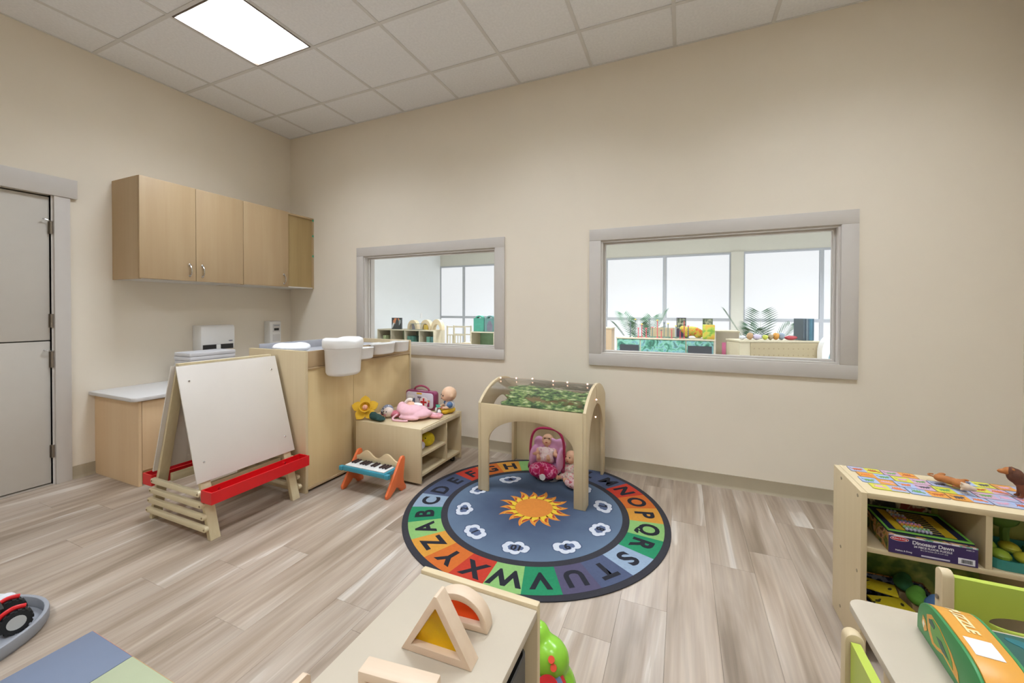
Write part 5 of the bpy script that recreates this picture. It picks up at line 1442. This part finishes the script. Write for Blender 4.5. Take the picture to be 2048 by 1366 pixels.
# ------------------------------------------------------------------ furniture in the room beyond the windows
M_FB = pm('#BFB498', .6, var=.04, name='far birch'); M_FG = pm('#98A27C', .6, var=.08, name='green backing')
def cubby(label, loc, rz, Wd, Dp, Hh, ncol, backcol, z0=.06):
    t = thing('storage_shelf', label, 'shelf', loc, rz)
    G().box(0, .018, 0, Dp, 0, Hh).box(Wd - .018, Wd, 0, Dp, 0, Hh).build('side_panels', M_FB, t)
    G().box(.0185, Wd - .0185, 0, Dp, Hh - .02, Hh).build('top', M_FB, t)
    G().box(.0185, Wd - .0185, 0, Dp, z0, z0 + .02).build('bottom', M_FB, t)
    G().box(.0185, Wd - .0185, Dp - .01, Dp, z0 + .0205, Hh - .0205).build('back_panel', backcol, t)
    G().box(.0185, Wd - .0185, .005, Dp - .011, Hh * .52, Hh * .52 + .018).build('shelf_board', M_FB, t)
    for k in range(1, ncol):
        x = Wd * k / ncol
        G().box(x - .009, x + .009, .004, Dp - .0105, Hh * .52 + .0185, Hh - .0205).build('divider', M_FB, t)
    return t
SL = cubby('long pale cubby shelf along the white wall, seen through the left window', (-1.72, 3.30, 0), 0, 1.40, .38, .85, 4, M_FG)
SGs = cubby('green-backed cubby shelf at the right side of the left window view', (.50, 3.28, 0), 0, .95, .36, .85, 2, pm('#7FA27C', .6, var=.1, name='leaf green backing'))
# things on the long shelf
fr = thing('picture_block', 'dark framed picture standing on the long shelf beyond the left window', 'picture', (-1.43, 3.40, .8506))
G().box(0, .25, 0, .03, 0, .235).build('frame', pm('#4A4D4C', .6), fr)
G().box(.015, .235, -.004, -.0005, .012, .223).build('print', pattern('city print', [(.42, '#3A3E3C'), (.5, '#8C948F'), (.56, '#C9CDC8'), (.62, '#C77B4F')], 16, .6, 'voronoi', (1, 1, .6)), fr)
for k, (x, w, lab) in enumerate(((-.94, .24, 'leftmost'), (-.62, .25, 'middle'), (-.36, .25, 'rightmost'))):
    t = thing('arch_toy', '%s of the round-topped wooden arches on the long shelf beyond the left window' % lab, 'toy', (x, 3.44, .8506))
    n = 16
    o = [(w / 2, 0)] + [(w / 2 * math.cos(PI * i / n), .04 + (.15 + k * .01) * math.sin(PI * i / n)) for i in range(n + 1)] + [(-w / 2, 0)]
    i_ = [(w / 2 - .05, 0)] + [((w / 2 - .05) * math.cos(PI * i / n), .02 + .10 * math.sin(PI * i / n)) for i in range(n + 1)] + [(-w / 2 + .05, 0)]
    strip(G(), o, i_, 0, .10, 'xz').build('arch', wood('far arch wood', ['#C9B48C', '#D8C6A2'], 'x'), t)
    if k == 1: G().box(-.05, .05, .02, .09, 0, .10).build('yellow_block', pm('#D9B84A', .5), t)
    if k == 0: G().box(-.02, .06, .02, .09, 0, .115).build('grey_block', pm('#77707A', .6), t)
wr = thing('wire_basket', 'thin wire basket between the wooden arches beyond the left window', 'basket', (-.78, 3.305, .8506))
g = G()
for z in (.003, .12):
    g.tube([(-.13, 0, z), (.17, 0, z), (.17, .12, z), (-.13, .12, z)], .003, n=5, closed=True)
for x in (-.13, -.07, -.01, .05, .11, .17): g.tube([(x, 0, .003), (x, 0, .12)], .002, n=5); g.tube([(x, .12, .003), (x, .12, .12)], .002, n=5)
g.build('wires', pm('#8E9A90', .4, metal=.6), wr)
for k, (x, c) in enumerate(((-1.60, '#8A9468'), (-.98, '#3F6B5A'), (-.90, '#2F5A4C'), (-.52, '#4F7A66'), (-.42, '#35605A'))):
    o = G().box(0, .075, 0, .20, 0, .26).build('book_stack', pm(c, .6, var=.1), bevel=.004)
    o.location = (x, 3.33, .4605); tag(o, ['olive books in the leftmost cubby of the long shelf', 'dark green binder left of the middle divider of the long shelf', 'darkest green binder in the second cubby of the long shelf', 'mid green binder in the fourth cubby of the long shelf', 'teal green binder in the last cubby of the long shelf'][k] + ' beyond the window', 'books', 'books in the long far shelf')
# rail rack
rk_ = thing('slatted_rack', 'pale wooden slatted doll rack beyond the left window', 'rack', (-.24, 3.62, 0))
for x in (0, .40):
    for y in (0, .25): G().box(x, x + .025, y, y + .025, 0, .93).build('post', M_FB, rk_)
for z in (.55, .74, .90):
    for y in (0, .25): G().box(.0255, .3995, y, y + .018, z, z + .02).build('rail', M_FB, rk_)
for x in (.07, .13, .19, .25, .31): G().box(x, x + .015, .004, .014, .5705, .7395).build('slat', M_FB, rk_)
G().box(.0255, .3995, .03, .24, .30, .32).build('shelf_board', M_FB, rk_)
bxx = thing('wooden_crate', 'small wooden crate between rack and green-backed shelf beyond the left window', 'crate', (.24, 3.35, 0))
G().box(0, .22, 0, .3, 0, .62).build('body', wood('far crate wood', ['#B79F80', '#C6B092'], 'x'), bxx); G().box(.02, .20, .02, .28, .6205, .63).build('lid', M_FB, bxx)
# magazine files
for k in range(2):
    t = thing('magazine_file', ['green magazine file with a round handle, left one of two', 'green magazine file with a grey animal print, right one of two'][k], 'magazine file', (.53 + k * .225, 3.34, .8506))
    n = 20
    outer = [(.02, .0), (.20, .0), (.20, .25)] + [(.11 + .07 * math.cos(PI * i / n), .25 + .045 * math.sin(PI * i / n)) for i in range(n + 1)] + [(.02, .25)]
    G().box(.0, .215, .0, .10, 0, .245).build('box', pm(['#3E8B73', '#5A8078'][k], .6, var=.15, scale=20), t)
    strip(G(), [(.11 + .075 * math.cos(PI * i / n), .2455 + .05 * math.sin(PI * i / n)) for i in range(n + 1)], [(.11 + .048 * math.cos(PI * i / n), .2455 + .028 * math.sin(PI * i / n)) for i in range(n + 1)], 0, .10, 'xz').build('handle', pm(['#3E8B73', '#5A8078'][k], .6, var=.15, scale=20), t)
    if k: G().prism([(.06, .01), (.16, .01), (.17, .12), (.13, .20), (.09, .20), (.05, .12)], -.002, -.0003, plane='xz').build('animal_print', pm('#6F6A74', .7, var=.2), t)
lsw = tag(G().box(FX0, FX0 + .008, 5.08, 5.16, 1.04, 1.16).build('light_switch', M_WHITE), 'white light switch plate on the white wall beyond the left window', 'light switch')

# marbled shelf in the middle of the right window
M_MARB = pattern('green marbled paper', [(.36, '#2A5A4A'), (.44, '#4A8A74'), (.52, '#7FB09A'), (.58, '#6A97A2'), (.66, '#456E5C')], 9, .5, dist=1.4, detail=6)
ms = thing('marbled_cabinet', 'low cabinet faced with green marbled paper and black slots beyond the right window', 'cabinet', (3.20, 2.90, 0))
G().box(0, 1.30, 0, .36, .04, .83).build('body', M_FB, ms)
for a, b_ in ((.01, .33), (.345, .94), (.955, 1.29)): G().box(a, b_, -.012, -.0005, .08, .825).build('panel', M_MARB, ms)
G().box(-.01, 1.31, -.02, .37, .8305, .85).build('top', M_FB, ms)
for a, b_, z0, z1 in ((.05, .32, .62, .745), (.50, .78, .57, .65), (.97, 1.27, .60, .755)):
    G().box(a, b_, -.02, -.0125, z0, z1).build('slot', pm('#33363B', .5, name='black slot'), ms)
bxr = thing('wooden_cupboard', 'tall beige open cupboard with a pink item, right of the marbled cabinet', 'cupboard', (4.555, 3.40, 0))
G().box(0, .30, 0, .34, 0, .93).build('body', pm('#AA9F8A', .6, var=.03), bxr); G().box(-.01, .31, -.005, .35, .9305, .95).build('top', M_FB, bxr)
G().box(.08, .13, -.004, -.0005, .60, .78).build('pink_sign', pm('#D6709A', .5), bxr)
bl_ = thing('wooden_cupboard', 'sliver of a wooden cupboard at the left edge of the right window view', 'cupboard', (2.72, 3.3, 0))
G().box(0, .34, 0, .3, 0, .95).build('body', wood('far cupboard wood', ['#B39877', '#C4AB8A'], 'z'), bl_)
G().box(-.01, .35, -.01, .31, .9505, .97).build('top', M_FB, bl_)
# pegs, trees and toys on the marbled cabinet
base = G().box(0, .75, 0, .10, 0, .012).build('peg_board', pm('#3F6E50', .6)); base.location = (3.42, 2.98, .8506)
base.name = 'peg_strip'; tag(base, 'long dark green peg strip on the marbled cabinet beyond the right window', 'toy')
rp = random.Random(21)
for k in range(16):
    x = 3.40 + k * .052 + rp.uniform(-.012, .012); h_ = rp.uniform(.09, .26)
    col = rp.choice(['#C9525A', '#C9525A', '#59646B', '#6B7B74', '#B5454C'])
    t = thing('peg_toy', '%s stick peg on the marbled cabinet, %s from its left end' % ({'#C9525A': 'red', '#59646B': 'grey', '#6B7B74': 'green-grey', '#B5454C': 'dark red'}[col], ['first', 'second', 'third', 'fourth', 'fifth', 'sixth', 'seventh', 'eighth', 'ninth', 'tenth', 'eleventh', 'twelfth', 'thirteenth', 'fourteenth', 'fifteenth', 'sixteenth'][k]), 'peg', (x, 2.945, .8506), 0, 'stick pegs beyond the right window')
    G().cyl((0, 0, 0), (0, 0, .01), .018, n=10).cyl((0, 0, .01), (0, 0, h_), .006, n=8).build('stick', pm(col, .5), t)
    G().cyl((0, 0, h_ + .0002), (0, 0, h_ + .012), .016, .012, 10).build('head', pm(rp.choice(['#D8616A', '#E3C04A', '#8FAE5A', '#505A60']), .5), t)
for k, (x, c) in enumerate(((4.02, '#3F3A4E'), (4.37, '#5B6A52'))):
    t = thing('photo_block', ['dark photo block standing mid cabinet', 'greenish photo block near the right end of the cabinet'][k] + ' beyond the right window', 'picture', (x, 3.20, .8506 + (.10 if k == 0 else .0)))
    G().box(0, .13, 0, .03, -.10 if k == 0 else 0, .19 if k == 0 else .28).build('block', pm(c, .5), t)
    G().box(.008, .122, -.003, -.0004, .03 if k == 0 else .12, .18 if k == 0 else .27).build('photo', pattern('woodland photo', [(.4, '#2B3A2C'), (.5, '#63705A'), (.6, '#A9A88C')], 25, .5), t)
jd = thing('dinosaur_toy', 'rainbow patchwork dinosaur toy on the marbled cabinet beyond the right window', 'toy', (4.22, 3.08, .8506))
blob('body', pattern('patchwork', [(.40, '#C8632F'), (.47, '#D9B23A'), (.53, '#7FA33C'), (.6, '#C9A23A')], 22, .7), jd, [((0, 0, .10), (.13, .06, .07)), ((-.11, 0, .13), (.05, .045, .05)), ((.10, 0, .07), (.06, .05, .07)), ((-.06, -.02, .035), (.03, .03, .035)), ((.07, -.02, .035), (.03, .03, .035))], .014)
pc = thing('plush_cube', 'yellow green plush cube at the right of the dinosaur beyond the right window', 'toy', (4.36, 2.925, .8506))
G().box(0, .15, 0, .12, 0, .20).build('cube', pattern('meadow print', [(.4, '#6E9A38'), (.5, '#B3B845'), (.6, '#C9A040')], 14, .8), pc, bevel=.01)
ob = tag(G().box(0, .34, 0, .05, 0, .14).build('cork_box', pm('#B5A684', .7, var=.08)), 'low tan box behind the pegs beyond the right window', 'box'); ob.location = (3.66, 3.15, .8506)

# rotated peg-holed cabinet at the right
RA = math.radians(19.5)
pg = thing('peg_hole_cabinet', 'tan cabinet with rows of small holes at the right of the right window view', 'cabinet', (4.80, 2.87, 0), RA)
G().box(0, 1.0, 0, .36, .02, .83).build('body', M_FB, pg)
G().box(-.01, 1.02, -.01, .37, .8305, .85).build('top', M_FB, pg)
G().box(.14, .99, -.012, -.0005, .05, .825).build('hole_panel', pm('#A59675', .6, var=.03), pg)
g = G()
for k in range(13):
    for z in (.745, .66, .575, .49): g.cyl((.18 + k * .062, -.0135, z), (.18 + k * .062, -.0122, z), .008, n=8)
ho = g.build('peg_holes', pm('#8C7A5C', .8), pg); ho['kind'] = 'stuff'
def on_pg(x, y): 
    v = Matrix.Rotation(RA, 3, 'Z') @ Vector((x, y, 0)); return (4.80 + v.x, 2.87 + v.y, .8506)
bo = thing('file_box', 'tall dark blue file box full of folders at the right end of the holed cabinet', 'file box', on_pg(.845, .06), RA)
for k in range(7):
    G().box(k * .0195, k * .0195 + .018, 0, .20, 0, .29).build('folder', pm(['#4E5A60', '#3B4750', '#6B777A', '#465A66', '#3F6B78', '#4A7080', '#3A5A68'][k], .5, var=.1), bo)
items = [(.10, '#C9CACC', (.04, .03, .03), 'white'), (.20, '#B5926A', (.04, .035, .05), 'tan'), (.29, '#C9C0D6', (.055, .04, .04), 'lilac'), (.40, '#B9BE50', (.035, .035, .035), 'yellow-green'), (.47, '#9A8A6C', (.035, .035, .04), 'khaki'), (.54, '#C98F3C', (.04, .035, .05), 'amber'), (.61, '#8E9AA6', (.040, .04, .05), 'blue-grey'), (.73, '#B5484E', (.075, .035, .03), 'red')]
for k, (x, c, r, nm) in enumerate(items):
    o = blob('small_toy', pm(c, .6, var=.1), None, [((0, 0, r[2]), r), ((r[0] * .5, 0, r[2] * 1.3), tuple(v * .6 for v in r))], .009)
    o.location = on_pg(x, .14); tag(o, '%s small toy on the holed cabinet beyond the right window' % nm, 'toy', 'small toys beyond the right window')
wa = thing('white_arch', 'white rounded play arch with a teal opening at the right window edge', 'toy', (5.88, 3.05, 0), .2)
n = 16
G().prism([(.15, 0)] + [(.15 * math.cos(PI * i / n), .72 + .22 * math.sin(PI * i / n)) for i in range(n + 1)] + [(-.15, 0)], 0, .12, plane='xz').build('arch', M_WHITE, wa)
G().prism([(.085, .3)] + [(.085 * math.cos(PI * i / n), .58 + .20 * math.sin(PI * i / n)) for i in range(n + 1)] + [(-.085, .3)], -.006, -.0005, plane='xz').build('opening', pm('#5F8C96', .5, var=.15), wa)

# palms
M_PALM = pm('#4A6B50', .5, var=.15, name='palm green'); M_STEM = pm('#8F9A70', .6)
def palm(label, loc, fronds):
    t = thing('palm', label, 'plant', loc)
    G().lathe([(.12, 0), (.15, .28), (.16, .30), (.13, .30)], 18).build('pot', pm('#8A6F55', .7), t, smooth=True)
    for (az, lean, ln, droop) in fronds:
        pts = []; ln *= 1.08
        for i in range(13):
            s = i / 12
            r = lean * s * ln; z = .28 + ln * s * (1 - .15 * s) - droop * s * s
            pts.append(Vector((r * math.cos(az), r * math.sin(az), z)))
        fr_ = G().tube(pts, .006, n=5, taper=[1 - .08 * i for i in range(13)]).build('frond_stem', M_STEM, t, smooth=True)
        g = G()
        for i in range(5, 13):
            for sub in (0, .5):
                j = min(i, 11); p = pts[j] * (1 - sub) + pts[min(j + 1, 12)] * sub
                d = (pts[min(j + 1, 12)] - pts[j - 1]).normalized()
                side = d.cross(Vector((0, 0, 1))).normalized(); 
                ll = .27 * math.sin(PI * min(1, (i - 4 + sub) / 9.5)) + .06
                for sgn in (-1, 1):
                    tip = p + side * sgn * ll * .75 + d * ll * .55 + Vector((0, 0, -.03))
                    mid = (p + tip) / 2; w = .0095
                    nrm = d * w
                    g._add([p, mid + nrm + Vector((0, 0, .004)), tip, mid - nrm + Vector((0, 0, .004)), mid - Vector((0, 0, .003))], [(0, 1, 4), (1, 2, 4), (2, 3, 4), (3, 0, 4), (0, 3, 1), (1, 3, 2)])
        g.build('leaflets', M_PALM, fr_)
palm('feathery palm behind the left end of the marbled cabinet, right window', (3.46, 4.0, 0), [(.2, .30, 1.16, .10), (2.6, .32, 1.15, .14), (3.4, .45, .95, .12), (.9, .22, 1.05, .1), (4.6, .25, .92, .1), (2.0, .16, .95, .06), (5.5, .35, .85, .12)])
palm('feathery palm behind the holed cabinet, right window', (5.22, 4.0, 0), [(3.0, .42, 1.10, .02), (1.5, .12, 1.12, .06), (.3, .42, .95, .10), (.1, .55, .78, .12), (4.2, .3, .85, .1), (2.4, .2, .9, .08)])
